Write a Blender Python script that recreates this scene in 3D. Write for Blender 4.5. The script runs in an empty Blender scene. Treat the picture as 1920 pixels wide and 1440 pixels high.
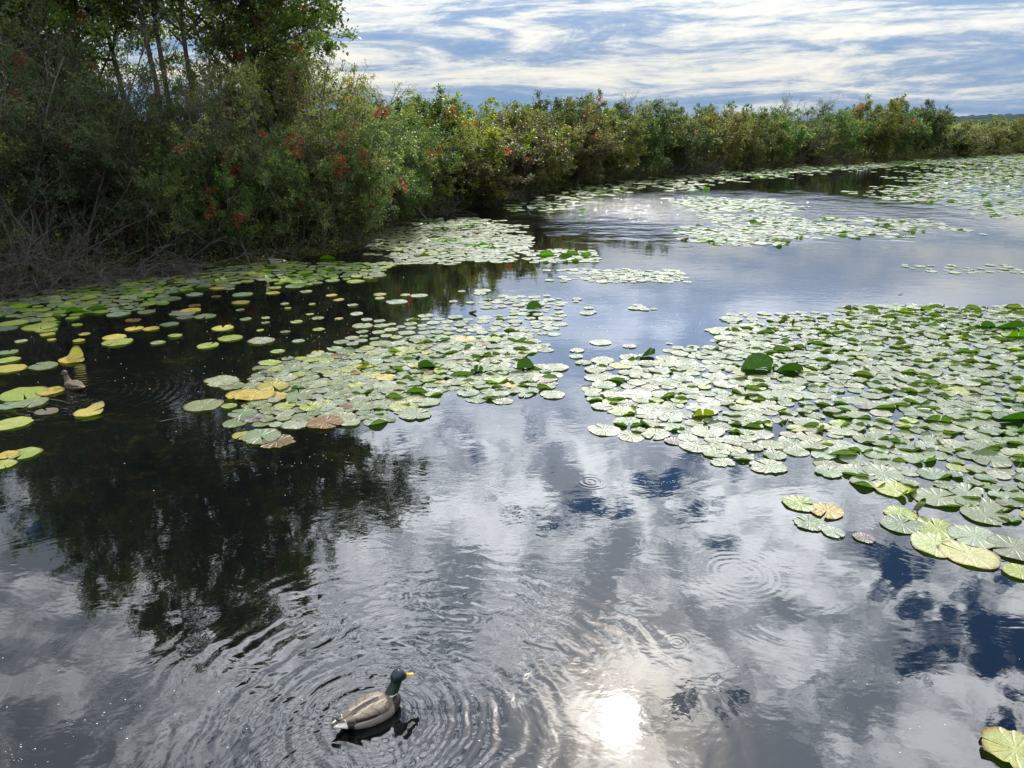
import bpy, math, random
import numpy as np
from mathutils import Vector, Matrix

# ------------------------------------------------------------------ camera
CH, FPX, PITCH = 3.0, 1443.0, math.radians(18.9)
scene = bpy.context.scene
coll = scene.collection
cam_d = bpy.data.cameras.new("camera")
cam_d.sensor_width = 36.0
cam_d.lens = 36.0 * FPX / 1920.0
cam_d.clip_start = 0.05
cam_d.clip_end = 9000
cam = bpy.data.objects.new("camera", cam_d)
coll.objects.link(cam)
cam.location = (0, 0, CH)
cam.rotation_euler = (math.pi / 2 - PITCH, 0, 0)
scene.camera = cam

# ------------------------------------------------------------------ view
scene.view_settings.view_transform = 'Standard'
scene.view_settings.look = 'None'
scene.view_settings.gamma = 1.0
scene.view_settings.exposure = 0.35
try:
    scene.cycles.max_bounces = 8
    scene.cycles.diffuse_bounces = 3
    scene.cycles.transmission_bounces = 4
    scene.cycles.glossy_bounces = 3
    scene.cycles.sample_clamp_indirect = 4.0
    scene.cycles.sample_clamp_direct = 0.0
    scene.cycles.use_denoising = True
except Exception:
    pass

SUN_AZ, SUN_EL = math.radians(10.0), math.radians(42.1)
SUND = Vector((math.sin(SUN_AZ) * math.cos(SUN_EL), math.cos(SUN_AZ) * math.cos(SUN_EL), math.sin(SUN_EL)))

def ray(px, py):
    """direction through a photo pixel (1920x1440)"""
    cx = (px - 960) / FPX
    cy = (720 - py) / FPX
    return Vector((cx, math.cos(PITCH) + cy * math.sin(PITCH), cy * math.cos(PITCH) - math.sin(PITCH)))

def G0(px, py, z=0.0):
    d = ray(px, py)
    t = (z - CH) / d.z
    return (d.x * t, d.y * t)

# ------------------------------------------------------------------ node helper
class NG:
    def __init__(s, nt):
        s.nt = nt
        s.n = nt.nodes
        s.l = nt.links
    def new(s, t, **kw):
        n = s.n.new(t)
        for k, v in kw.items():
            setattr(n, k, v)
        return n
    def put(s, sock, v):
        if v is None:
            return
        if isinstance(v, bpy.types.NodeSocket):
            s.l.new(v, sock)
        else:
            if hasattr(sock, 'default_value'):
                dv = sock.default_value
                if hasattr(dv, '__len__') and not hasattr(v, '__len__'):
                    v = [v] * len(dv)
                elif hasattr(dv, '__len__') and len(dv) == 4 and len(v) == 3:
                    v = list(v) + [1]
                sock.default_value = v
    def m(s, op, a, b=None, c=None, clamp=False):
        n = s.new('ShaderNodeMath', operation=op, use_clamp=clamp)
        s.put(n.inputs[0], a); s.put(n.inputs[1], b); s.put(n.inputs[2], c)
        return n.outputs[0]
    def v(s, op, a, b=None, c=None):
        n = s.new('ShaderNodeVectorMath', operation=op)
        s.put(n.inputs[0], a); s.put(n.inputs[1], b)
        if c is not None:
            s.put(n.inputs[2], c)
        return n.outputs['Value'] if op in ('DOT_PRODUCT', 'LENGTH', 'DISTANCE') else n.outputs[0]
    def ss(s, x, a, b):
        n = s.new('ShaderNodeMapRange', interpolation_type='SMOOTHSTEP')
        s.put(n.inputs[0], x); s.put(n.inputs[1], a); s.put(n.inputs[2], b)
        n.inputs[3].default_value = 0; n.inputs[4].default_value = 1
        return n.outputs[0]
    def mix(s, f, a, b, mode='MIX'):
        n = s.new('ShaderNodeMix', data_type='RGBA', blend_type=mode)
        s.put(n.inputs[0], f); s.put(n.inputs[6], a); s.put(n.inputs[7], b)
        return n.outputs[2]
    def noise(s, vec, scale, detail=4, rough=0.5, dist=0.0, out=0):
        n = s.new('ShaderNodeTexNoise')
        s.put(n.inputs['Vector'], vec); s.put(n.inputs['Scale'], scale)
        s.put(n.inputs['Detail'], detail); s.put(n.inputs['Roughness'], rough); s.put(n.inputs['Distortion'], dist)
        return n.outputs[out]
    def xyz(s, v):
        n = s.new('ShaderNodeSeparateXYZ'); s.put(n.inputs[0], v)
        return n.outputs
    def comb(s, x, y, z=0.0):
        n = s.new('ShaderNodeCombineXYZ')
        s.put(n.inputs[0], x); s.put(n.inputs[1], y); s.put(n.inputs[2], z)
        return n.outputs[0]
    def ramp(s, f, stops):
        n = s.new('ShaderNodeValToRGB')
        e = n.color_ramp.elements
        while len(e) < len(stops):
            e.new(0.5)
        for i, (p, c) in enumerate(stops):
            e[i].position = p
            e[i].color = list(c) + [1] if len(c) == 3 else c
        s.put(n.inputs[0], f)
        return n.outputs[0]

# ------------------------------------------------------------------ world / sky
world = bpy.data.worlds.new("World")
scene.world = world
world.use_nodes = True
wt = world.node_tree
wt.nodes.clear()
w = NG(wt)
tc = w.new('ShaderNodeTexCoord')
D = w.v('NORMALIZE', tc.outputs['Generated'])
X, Y, Z = w.xyz(D)[0:3]
sky = w.new('ShaderNodeTexSky', sky_type='NISHITA', sun_disc=False, sun_elevation=SUN_EL, sun_rotation=SUN_AZ,
            air_density=1.0, dust_density=0.6, ozone_density=1.5, altitude=50)
elev = w.m('MULTIPLY', w.m('ARCSINE', Z), 180 / math.pi)
az = w.m('MULTIPLY', w.m('ARCTAN2', X, Y), 180 / math.pi)
cosa = w.v('DOT_PRODUCT', D, tuple(SUND))
ang = w.m('MULTIPLY', w.m('ARCCOSINE', w.m('MINIMUM', cosa, 0.99999)), 180 / math.pi)
zc = w.m('ADD', w.m('MAXIMUM', Z, 0.0), 0.06)
P = w.comb(w.m('DIVIDE', X, zc), w.m('DIVIDE', Y, zc), 0.0)
# broad brightness of the thin overcast around the sun
B = w.m('ADD', 2.15, w.m('MULTIPLY', 3.4, w.m('SUBTRACT', 1.0, w.ss(ang, 8, 44))))
n_cov = w.noise(w.v('ADD', P, (3.1, 1.7, 0.0)), 3.6, 7, 0.6, 0.35)
n_shade = w.noise(w.v('ADD', P, (7.3, 4.1, 0.0)), 4.6, 8, 0.62, 0.5)
n_fine = w.noise(w.v('ADD', P, (1.3, 9.1, 0.0)), 15.0, 6, 0.65, 0.3)
# gaps of open blue and heavy bellies where the photograph's reflection shows them
warp = w.v('SCALE', w.v('SUBTRACT', w.noise(D, 9.0, 5, 0.6, 0.0, out=1), (0.5, 0.5, 0.5)))
warp.node.inputs['Scale'].default_value = 0.26
DW = w.v('ADD', D, warp)
def refl(px, py):
    d = ray(px, py).normalized()
    return Vector((d.x, d.y, -d.z))
def blobs(lst):
    acc = None
    for px, py, rad_px, amt in lst:
        dist = w.v('DISTANCE', DW, tuple(refl(px, py)))
        r = 0.80 * rad_px / FPX
        g = w.m('MULTIPLY', w.m('SUBTRACT', 1.0, w.ss(dist, r * 0.35, r * 1.15)), amt)
        acc = g if acc is None else w.m('MAXIMUM', acc, g)
    return acc
gap = blobs([(1110, 950, 105, 1), (1180, 900, 70, .8), (1340, 985, 60, .7), (1640, 1090, 60, 1), (1720, 1180, 100, 1),
             (1870, 1240, 115, 1), (1900, 1120, 60, .8), (1290, 1262, 46, 1), (1372, 1272, 42, .9), (980, 832, 55, .8),
             (1280, 860, 90, .8), (1400, 880, 90, .8), (980, 1005, 40, .7), (860, 1200, 60, .6), (1180, 1345, 0.1, 0),
             (1560, 1180, 60, .8), (1500, 850, 110, .7), (1180, 578, 36, .6), (1250, 572, 42, .6), (1335, 576, 42, .6), (1420, 515, 34, .5), (1700, 520, 40, .5), (900, 560, 36, .4),
             (640, 1260, 60, .6), (760, 1210, 60, .7), (1060, 640, 50, .5)])
belly = blobs([(1040, 872, 90, 1), (1110, 1120, 120, .8), (1420, 1390, 190, 1.0), (1300, 1400, 120, .8), (960, 1420, 150, .9),
               (110, 1010, 110, .8), (1590, 1330, 90, .6), (880, 1090, 90, .6), (730, 900, 60, .4), (120, 1400, 160, .5),
               (560, 1320, 120, .5), (1480, 1130, 80, .4)])
cov = w.m('SUBTRACT', w.m('ADD', w.ss(n_cov, 0.30, 0.52), 0.25), w.m('MULTIPLY', gap, 1.12))
cov = w.m('ADD', cov, w.m('MULTIPLY', w.m('SUBTRACT', n_fine, 0.5), 2.0))
cov = w.m('MAXIMUM', w.ss(cov, 0.05, 0.75), w.m('SUBTRACT', 1.0, w.ss(elev, 17, 25)))
shade = w.ss(w.m('SUBTRACT', w.m('ADD', w.m('MULTIPLY', n_shade, .64), w.m('MULTIPLY', n_fine, .36)), w.m('MULTIPLY', belly, 0.17)), 0.39, 0.59)
midn = w.noise(w.comb(w.m('MULTIPLY', az, 0.055), w.m('MULTIPLY', elev, 0.19), 3.1), 1.7, 6, 0.55, 0.5)
shade_mid = w.m('MULTIPLY', w.ss(midn, 0.40, 0.66), 0.48)
hiw = w.ss(elev, 17, 27)
shade = w.m('ADD', w.m('MULTIPLY', shade, hiw), w.m('MULTIPLY', shade_mid, w.m('SUBTRACT', 1.0, hiw)))
hi_cloud = w.mix(shade, w.mix(w.ss(elev, 14, 27), (0.21, 0.285, 0.43), (0.25, 0.285, 0.34)), (0.97, 1.01, 1.07))
hi_cloud = w.v('SCALE', hi_cloud); w.put(hi_cloud.node.inputs['Scale'], B)
skyc = w.mix(1.0, w.v('MULTIPLY', sky.outputs[0], (0.025, 0.05, 0.085)), (1, 1, 1), 'MULTIPLY')
hi = w.mix(cov, skyc, hi_cloud)
# low sky: long streaks near the horizon
su = w.m('MULTIPLY', az, 0.058)
sv = w.m('ADD', w.m('MULTIPLY', elev, 0.43), w.m('MULTIPLY', az, -0.010))
SV = w.comb(su, sv, 4.2)
n_st = w.noise(SV, 1.15, 9, 0.66, 0.9)
n_st2 = w.noise(w.v('ADD', SV, (5.0, 2.0, 1.0)), 3.6, 9, 0.72, 1.2)
n_puff = w.noise(w.comb(w.m('MULTIPLY', az, 0.30), w.m('MULTIPLY', elev, 0.85), 2.0), 1.0, 8, 0.68, 0.4)
stv = w.m('ADD', w.m('ADD', w.m('MULTIPLY', n_st, 0.60), w.m('MULTIPLY', n_st2, 0.24)), w.m('MULTIPLY', n_puff, 0.16))
stv = w.m('SUBTRACT', stv, w.m('MULTIPLY', 0.06, w.m('SUBTRACT', 1.0, w.ss(elev, 0.9, 2.2))))
low = w.ramp(w.ss(stv, 0.34, 0.61), [(0.0, (0.20, 0.32, 0.52)), (0.25, (0.26, 0.36, 0.52)), (0.45, (0.35, 0.43, 0.55)), (0.62, (0.52, 0.57, 0.62)),
                                     (0.82, (0.68, 0.69, 0.67)), (1.0, (0.82, 0.79, 0.72))])
n_blue = w.ss(w.noise(w.v('ADD', SV, (1.0, 8.0, 3.0)), 1.9, 5, 0.5, 0.2), 0.70, 0.76)
low = w.mix(w.m('MULTIPLY', n_blue, .6), low, (0.22, 0.42, 0.66))
gl = w.m('ADD', 0.92, w.m('MULTIPLY', 0.22, w.ss(elev, 2.0, 8.0)))
low = w.v('SCALE', low); w.put(low.node.inputs['Scale'], gl)
col = w.mix(w.ss(elev, 7.0, 15.0), low, hi)
# aureole of the veiled sun
def halo(sig, amp, c):
    e = w.m('EXPONENT', w.m('MULTIPLY', w.m('POWER', w.m('DIVIDE', ang, sig), 2.0), -1.0))
    e = w.m('MULTIPLY', e, amp)
    r = w.v('SCALE', c); w.put(r.node.inputs['Scale'], e)
    return r
lit = w.m('MULTIPLY', w.m('ADD', 0.25, w.m('MULTIPLY', 0.75, cov)), w.m('ADD', 0.65, w.m('MULTIPLY', 0.35, shade)))
hl = w.v('ADD', halo(5.2, 6.5, (1.0, 0.82, 0.60)), halo(1.0, 60.0, (1.0, 0.98, 0.97)))
hl = w.v('SCALE', hl); w.put(hl.node.inputs['Scale'], lit)
col = w.v('ADD', col, hl)
below = w.ss(elev, -3.0, 0.0)
col = w.mix(below, (0.05, 0.06, 0.05), col)
bg = w.new('ShaderNodeBackground')
col = w.v('SCALE', col); col.node.inputs['Scale'].default_value = 10.0
w.put(bg.inputs[0], col)
bg.inputs[1].default_value = 0.1
out = w.new('ShaderNodeOutputWorld')
w.l.new(bg.outputs[0], out.inputs[0])
try:
    world.cycles.sampling_method = 'MANUAL'
    world.cycles.sample_map_resolution = 1024
except Exception:
    pass

# ------------------------------------------------------------------ sun
sl = bpy.data.lights.new("sun", 'SUN')
sl.energy = 4.2
sl.angle = math.radians(0.6)
sl.color = (1.0, 0.95, 0.87)
so = bpy.data.objects.new("sun", sl)
coll.objects.link(so)
so.rotation_euler = SUND.to_track_quat('Z', 'Y').to_euler()

# ------------------------------------------------------------------ general helpers
def tag(o, label=None, cat=None, group=None, kind=None):
    if label: o['label'] = label
    if cat: o['category'] = cat
    if group: o['group'] = group
    if kind: o['kind'] = kind
    return o

def empty(name, loc=(0, 0, 0), rz=0.0, sc=1.0):
    o = bpy.data.objects.new(name, None)
    coll.objects.link(o)
    o.location = loc
    o.rotation_euler = (0, 0, rz)
    o.scale = (sc, sc, sc)
    o.empty_display_size = 0.1
    return o

def mesh_np(name, V, F, mat=None, smooth=False, uv=None, colr=None, attrs=None):
    """V (n,3); F (m,k) fixed-size faces, or a list of such arrays"""
    V = np.asarray(V, np.float32)
    Fs = F if (isinstance(F, list) and isinstance(F[0], np.ndarray)) else [np.array(F)]
    Fs = [np.asarray(f, np.int32) for f in Fs if len(f)]
    loops = np.concatenate([f.ravel() for f in Fs])
    tot = np.concatenate([np.full(len(f), f.shape[1], np.int32) for f in Fs])
    st = np.concatenate([[0], np.cumsum(tot)[:-1]]).astype(np.int32)
    me = bpy.data.meshes.new(name)
    me.vertices.add(len(V)); me.vertices.foreach_set('co', V.ravel())
    me.loops.add(len(loops)); me.loops.foreach_set('vertex_index', loops)
    me.polygons.add(len(tot)); me.polygons.foreach_set('loop_start', st); me.polygons.foreach_set('loop_total', tot)
    if smooth:
        me.polygons.foreach_set('use_smooth', np.ones(len(tot), bool))
    if uv is not None:          # per vertex
        l = me.uv_layers.new(name='UVMap')
        l.data.foreach_set('uv', np.asarray(uv, np.float32)[loops].ravel())
    if colr is not None:        # per vertex rgba
        a = me.color_attributes.new('Col', 'FLOAT_COLOR', 'POINT')
        a.data.foreach_set('color', np.asarray(colr, np.float32).ravel())
    for k, (dom, arr) in (attrs or {}).items():
        a = me.attributes.new(k, 'FLOAT', dom)
        a.data.foreach_set('value', np.asarray(arr, np.float32))
    me.update(calc_edges=True)
    if mat: me.materials.append(mat)
    return me

def link(name, me, parent=None, loc=None):
    o = bpy.data.objects.new(name, me)
    coll.objects.link(o)
    if parent is not None: o.parent = parent
    if loc is not None: o.location = loc
    return o

def unit(a):
    return a / (np.linalg.norm(a, axis=-1, keepdims=True) + 1e-9)

# ------------------------------------------------------------------ materials
def mat(name):
    m = bpy.data.materials.new(name)
    m.use_nodes = True
    m.node_tree.nodes.clear()
    g = NG(m.node_tree)
    o = g.new('ShaderNodeOutputMaterial')
    return m, g, o

def mat_leaf():
    m, g, o = mat('leaf')
    oi = g.new('ShaderNodeObjectInfo')
    at = g.new('ShaderNodeAttribute', attribute_name='t')
    t = at.outputs['Fac']
    ar = g.new('ShaderNodeAttribute', attribute_name='r')
    r = ar.outputs['Fac']
    base = oi.outputs['Color']
    # brightness wobble per leaf, then yellowing, then red by threshold
    val = g.m('ADD', 0.55, g.m('MULTIPLY', r, 0.95))
    c = g.v('SCALE', base); g.put(c.node.inputs['Scale'], val)
    yel = g.ss(t, 0.70, 0.90)
    c = g.mix(g.m('MULTIPLY', yel, 0.6), c, g.mix(r, (0.17, 0.16, 0.025), (0.27, 0.27, 0.05)))
    redth = g.m('SUBTRACT', 1.0, g.m('MULTIPLY', 0.03, oi.outputs['Alpha']))
    red = g.m('GREATER_THAN', t, redth)
    c = g.mix(red, c, g.mix(r, (0.24, 0.008, 0.020), (0.42, 0.022, 0.036)))
    p = g.new('ShaderNodeBsdfPrincipled')
    g.put(p.inputs['Base Color'], c)
    p.inputs['Roughness'].default_value = 0.44
    p.inputs['Specular IOR Level'].default_value = 0.32
    tr = g.new('ShaderNodeBsdfTranslucent')
    g.put(tr.inputs['Color'], g.v('MULTIPLY', c, (1.9, 2.0, 0.75)))
    mx = g.new('ShaderNodeMixShader'); mx.inputs[0].default_value = 0.48
    g.l.new(p.outputs[0], mx.inputs[1]); g.l.new(tr.outputs[0], mx.inputs[2])
    g.l.new(mx.outputs[0], o.inputs[0])
    return m

def mat_bark(name, c1, c2, rough=0.9):
    m, g, o = mat(name)
    tcn = g.new('ShaderNodeTexCoord')
    n = g.noise(g.v('MULTIPLY', tcn.outputs['Object'], (1, 1, 0.25)), 30, 4, 0.6)
    n2 = g.noise(tcn.outputs['Object'], 3, 3, 0.6)
    p = g.new('ShaderNodeBsdfPrincipled')
    g.put(p.inputs['Base Color'], g.mix(g.m('MULTIPLY', g.m('ADD', n, n2), 0.5), c1, c2))
    p.inputs['Roughness'].default_value = rough
    b = g.new('ShaderNodeBump'); b.inputs['Strength'].default_value = 0.5; b.inputs['Distance'].default_value = 0.01
    g.put(b.inputs['Height'], n); g.l.new(b.outputs[0], p.inputs['Normal'])
    g.l.new(p.outputs[0], o.inputs[0])
    return m

def mat_pad():
    m, g, o = mat('lily_pad')
    ca = g.new('ShaderNodeAttribute', attribute_name='Col')
    uvn = g.new('ShaderNodeUVMap', uv_map='UVMap')
    ux, uy = g.xyz(uvn.outputs[0])[0:2]
    r = g.m('SQRT', g.m('ADD', g.m('MULTIPLY', ux, ux), g.m('MULTIPLY', uy, uy)))
    th = g.m('ARCTAN2', uy, ux)
    geo = g.new('ShaderNodeNewGeometry')
    pos = geo.outputs['Position']
    nz = g.noise(pos, 22, 4, 0.6)
    nz2 = g.noise(pos, 90, 3, 0.6)
    nl = g.noise(pos, 6, 3, 0.6)
    # veins fan out from the notch point
    vein = g.m('POWER', g.m('ABSOLUTE', g.m('COSINE', g.m('ADD', g.m('MULTIPLY', th, 7.0), g.m('MULTIPLY', nl, 2.0)))), 14.0)
    vein = g.m('MULTIPLY', vein, g.ss(r, 0.05, 0.35))
    c = g.v('SCALE', ca.outputs['Color']); g.put(c.node.inputs['Scale'], g.m('ADD', 0.68, g.m('MULTIPLY', nz, 0.64)))
    c = g.mix(g.m('MULTIPLY', vein, g.m('MULTIPLY', nl, 0.45)), c, g.v('MULTIPLY', ca.outputs['Color'], (1.5, 1.5, 1.4)))
    # worn brown rim and spots, amount carried by alpha
    rimw = g.ss(g.m('ADD', r, g.m('MULTIPLY', g.m('SUBTRACT', nz, 0.5), 0.5)), 0.80, 1.02)
    spot = g.ss(g.m('ADD', g.m('MULTIPLY', nz, .6), g.m('MULTIPLY', nz2, .4)), 0.58, 0.66)
    k = g.m('MULTIPLY', g.m('MAXIMUM', rimw, g.m('MULTIPLY', spot, 0.75)), ca.outputs['Alpha'])
    c = g.mix(k, c, g.mix(nz2, (0.16, 0.09, 0.02), (0.30, 0.22, 0.06)))
    lt = g.m('MULTIPLY', g.ss(g.m('ADD', g.m('MULTIPLY', nl, .5), g.m('MULTIPLY', nz, .5)), 0.52, 0.64), 0.35)
    c = g.mix(lt, c, g.v('MULTIPLY', ca.outputs['Color'], (1.35, 1.1, 0.8)))
    thin = g.ss(r, 0.93, 0.985)
    c = g.mix(g.m('MULTIPLY', thin, g.m('ADD', 0.3, g.m('MULTIPLY', nz, 0.8))), c, (0.07, 0.035, 0.018))
    under = g.mix(g.ss(nz, 0.4, 0.6), g.v('MULTIPLY', c, (0.30, 0.50, 0.15)), g.v('MULTIPLY', c, (0.45, 0.55, 0.16)))
    c2 = g.mix(geo.outputs['Backfacing'], c, under)
    p = g.new('ShaderNodeBsdfPrincipled')
    g.put(p.inputs['Base Color'], c2)
    g.put(p.inputs['Roughness'], g.m('ADD', 0.26, g.m('MULTIPLY', nz2, 0.2)))
    p.inputs['IOR'].default_value = 1.5
    p.inputs['Specular IOR Level'].default_value = 0.6
    h = g.m('ADD', g.m('MULTIPLY', vein, -0.0035), g.m('ADD', g.m('MULTIPLY', nz, 0.008), g.m('MULTIPLY', nz2, 0.0015)))
    b = g.new('ShaderNodeBump'); b.inputs['Strength'].default_value = 0.8; b.inputs['Distance'].default_value = 1.0
    g.put(b.inputs['Height'], h); g.l.new(b.outputs[0], p.inputs['Normal'])
    tr = g.new('ShaderNodeBsdfTranslucent')
    g.put(tr.inputs['Color'], g.v('MULTIPLY', c, (0.55, 0.95, 0.10)))
    mx = g.new('ShaderNodeMixShader'); mx.inputs[0].default_value = 0.35
    g.l.new(p.outputs[0], mx.inputs[1]); g.l.new(tr.outputs[0], mx.inputs[2])
    g.l.new(mx.outputs[0], o.inputs[0])
    return m

DUCK = G0(690, 1352)
def mat_water():
    m, g, o = mat('water')
    geo = g.new('ShaderNodeNewGeometry')
    pos = geo.outputs['Position']
    x, y = g.xyz(pos)[0:2]
    # wind ripples: gentle near the platform, choppier further out in a band
    pw = g.comb(g.m('ADD', g.m('MULTIPLY', x, 0.68), g.m('MULTIPLY', y, 0.17)), g.m('SUBTRACT', y, g.m('MULTIPLY', x, 0.15)), 0.37)
    n1 = g.noise(pw, 7.0, 3, 0.55, 0.4)
    n2 = g.noise(g.v('ADD', pw, (3.37, 8.61, 1.43)), 1.9, 3, 0.6, 0.9)
    n3 = g.noise(pw, 22.0, 2, 0.5, 0.3)
    patch = g.noise(pos, 0.35, 3, 0.5, 0.5)
    patch = g.ss(patch, 0.40, 0.66)
    h = g.m('ADD', g.m('MULTIPLY', n2, 0.0018), g.m('MULTIPLY', n1, g.m('ADD', 0.0003, g.m('MULTIPLY', patch, 0.0012))))
    h = g.m('ADD', h, g.m('MULTIPLY', n3, g.m('ADD', 0.00008, g.m('MULTIPLY', patch, 0.0003))))
    # breeze patch with sun glitter
    cx, cy = G0(1330, 388)
    ex = g.m('DIVIDE', g.m('SUBTRACT', x, cx - 0.5), 8.5)
    ey = g.m('DIVIDE', g.m('SUBTRACT', y, cy), 8.5)
    e = g.m('SQRT', g.m('ADD', g.m('MULTIPLY', ex, ex), g.m('MULTIPLY', ey, ey)))
    br = g.m('SUBTRACT', 1.0, g.ss(g.m('ADD', e, g.m('MULTIPLY', g.m('SUBTRACT', g.noise(pos, 0.8, 3, .5), .5), 0.9)), 0.35, 1.15))
    nb = g.noise(g.comb(g.m('MULTIPLY', x, 0.8), y, 2.0), 8.0, 4, 0.65, 0.5)
    nb2 = g.noise(g.comb(g.m('MULTIPLY', x, 0.55), y, 5.0), 2.6, 3, 0.55, 0.6)
    h = g.m('ADD', h, g.m('MULTIPLY', br, g.m('ADD', g.m('MULTIPLY', nb, 0.026), g.m('MULTIPLY', nb2, 0.085))))
    # rings that run out from the swimming duck
    def rings(c, wl, amp, r0, r1, wob=0.02, sk=0.0):
        dx = g.m('SUBTRACT', x, c[0]); dy = g.m('SUBTRACT', y, c[1])
        r = g.m('SQRT', g.m('ADD', g.m('MULTIPLY', dx, dx), g.m('MULTIPLY', dy, dy)))
        r = g.m('ADD', r, g.m('MULTIPLY', g.m('SUBTRACT', g.noise(pos, 3.2, 3, 0.6, 0.5), 0.5), wob))
        s = g.m('SINE', g.m('MULTIPLY', r, 2 * math.pi / wl))
        f = g.m('MULTIPLY', g.ss(r, r0 * 0.3, r0), g.m('SUBTRACT', 1.0, g.ss(r, r0, r1)))
        return g.m('MULTIPLY', g.m('MULTIPLY', s, f), amp)
    dcx, dcy = DUCK
    wk = g.ss(g.noise(pos, 2.2, 2, 0.5), 0.30, 0.62)
    sgx, sgy = G0(1165, 1350)
    sd_ = g.v('DISTANCE', pos, (sgx + .03, sgy, 0.0))
    calm = g.m('ADD', 0.14, g.m('MULTIPLY', 0.86, g.ss(sd_, 0.22, 0.85)))
    r1 = rings((dcx + .02, dcy), 0.078, 0.0014, 0.22, 0.95, 0.10)
    r2 = rings((dcx + 0.30, dcy - 0.05), 0.150, 0.0013, 0.55, 2.1, 0.26)
    r3 = rings((dcx - 0.15, dcy - 0.35), 0.052, 0.0007, 0.15, 0.7, 0.09)
    h = g.m('ADD', h, g.m('MULTIPLY', g.m('ADD', g.m('ADD', r1, r2), r3), g.m('MULTIPLY', calm, g.m('ADD', 0.12, g.m('MULTIPLY', wk, 1.0)))))
    for (px, py, wl, am, rr) in ((1222, 1018, .040, .00009, .2), (1385, 1075, .055, .00011, .46), (1108, 903, .045, .00012, .2), (1270, 1205, .03, .00009, .14)):
        h = g.m('ADD', h, rings(G0(px, py), wl, am, rr * 0.25, rr, 0.05))
    # second duck's little wake
    h = g.m('ADD', h, rings(G0(150, 738), 0.11, 0.0022, 0.3, 1.6, 0.2))
    p = g.new('ShaderNodeBsdfPrincipled')
    # water weed and brown murk just under the surface along the left bank
    wn = g.noise(g.comb(g.m('MULTIPLY', x, 1.0), g.m('MULTIPLY', y, 1.3), 0), 2.3, 7, 0.72, 0.6)
    wn2 = g.noise(pos, 14, 5, 0.7, 0.8)
    wm = g.ss(g.m('ADD', g.m('MULTIPLY', wn, .6), g.m('MULTIPLY', wn2, .4)), 0.51, 0.64)
    edge = g.m('SUBTRACT', 1.0, g.ss(g.m('ADD', x, g.m('MULTIPLY', wn, 2.0)), -0.9, 0.6))
    reg = g.m('MULTIPLY', g.ss(g.m('ADD', y, g.m('MULTIPLY', wn, 1.2)), 6.1, 7.4), edge)
    wc = g.mix(g.noise(pos, 1.1, 3, 0.6), (0.013, 0.012, 0.0035), (0.010, 0.0055, 0.0025))
    c = g.mix(g.m('MULTIPLY', wm, reg), (0.0022, 0.0026, 0.0028), wc)
    g.put(p.inputs['Base Color'], c)
    g.put(p.inputs['Roughness'], g.m('ADD', 0.02, g.m('MULTIPLY', br, 0.05)))
    p.inputs['IOR'].default_value = 1.6
    b = g.new('ShaderNodeBump'); b.inputs['Strength'].default_value = 1.0; b.inputs['Distance'].default_value = 1.0
    g.put(b.inputs['Height'], h); g.l.new(b.outputs[0], p.inputs['Normal'])
    g.l.new(p.outputs[0], o.inputs[0])
    return m

def mat_ground():
    m, g, o = mat('marsh_ground')
    geo = g.new('ShaderNodeNewGeometry')
    n = g.noise(geo.outputs['Position'], 3.0, 6, 0.65)
    n2 = g.noise(geo.outputs['Position'], 0.05, 4, 0.6)
    c = g.mix(n, (0.010, 0.009, 0.006), (0.030, 0.032, 0.012))
    c = g.mix(g.m('MULTIPLY', n2, 0.5), c, (0.09, 0.085, 0.03))
    p = g.new('ShaderNodeBsdfPrincipled')
    g.put(p.inputs['Base Color'], c)
    p.inputs['Roughness'].default_value = 1.0
    p.inputs['Specular IOR Level'].default_value = 0.0
    g.l.new(p.outputs[0], o.inputs[0])
    return m

def mat_hill():
    m, g, o = mat('wooded_hill')
    geo = g.new('ShaderNodeNewGeometry')
    n = g.noise(geo.outputs['Position'], 0.02, 6, 0.7)
    p = g.new('ShaderNodeBsdfPrincipled')
    g.put(p.inputs['Base Color'], g.mix(g.ss(n, .35, .65), (0.014, 0.028, 0.032), (0.042, 0.060, 0.050)))  # haze of distance put into the base colour as bluish tones
    p.inputs['Roughness'].default_value = 1.0
    p.inputs['Specular IOR Level'].default_value = 0.0
    g.l.new(p.outputs[0], o.inputs[0])
    return m

def mat_plain(name, c, rough=0.6, spec=0.5):
    m, g, o = mat(name)
    p = g.new('ShaderNodeBsdfPrincipled')
    geo = g.new('ShaderNodeNewGeometry')
    n = g.noise(geo.outputs['Position'], 40, 3, 0.6)
    cc = g.v('SCALE', c); g.put(cc.node.inputs['Scale'], g.m('ADD', 0.8, g.m('MULTIPLY', n, 0.4)))
    g.put(p.inputs['Base Color'], cc)
    p.inputs['Roughness'].default_value = rough
    p.inputs['Specular IOR Level'].default_value = spec
    g.l.new(p.outputs[0], o.inputs[0])
    return m

def mat_duck():
    m, g, o = mat('plumage')
    ca = g.new('ShaderNodeAttribute', attribute_name='Col')
    tcn = g.new('ShaderNodeTexCoord')
    n = g.noise(g.v('MULTIPLY', tcn.outputs['Object'], (0.35, 1.0, 1.0)), 110, 4, 0.6, 0.4)
    c = g.v('SCALE', ca.outputs['Color']); g.put(c.node.inputs['Scale'], g.m('ADD', 0.62, g.m('MULTIPLY', n, 0.76)))
    c = g.v('MULTIPLY', c, (0.43, 0.405, 0.37))
    p = g.new('ShaderNodeBsdfPrincipled')
    g.put(p.inputs['Base Color'], c)
    g.put(p.inputs['Roughness'], g.m('SUBTRACT', 0.62, g.m('MULTIPLY', ca.outputs['Alpha'], 0.32)))
    p.inputs['Specular IOR Level'].default_value = 0.4
    b = g.new('ShaderNodeBump'); b.inputs['Strength'].default_value = 0.5; b.inputs['Distance'].default_value = 0.003
    g.put(b.inputs['Height'], n); g.l.new(b.outputs[0], p.inputs['Normal'])
    g.l.new(p.outputs[0], o.inputs[0])
    return m

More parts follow.
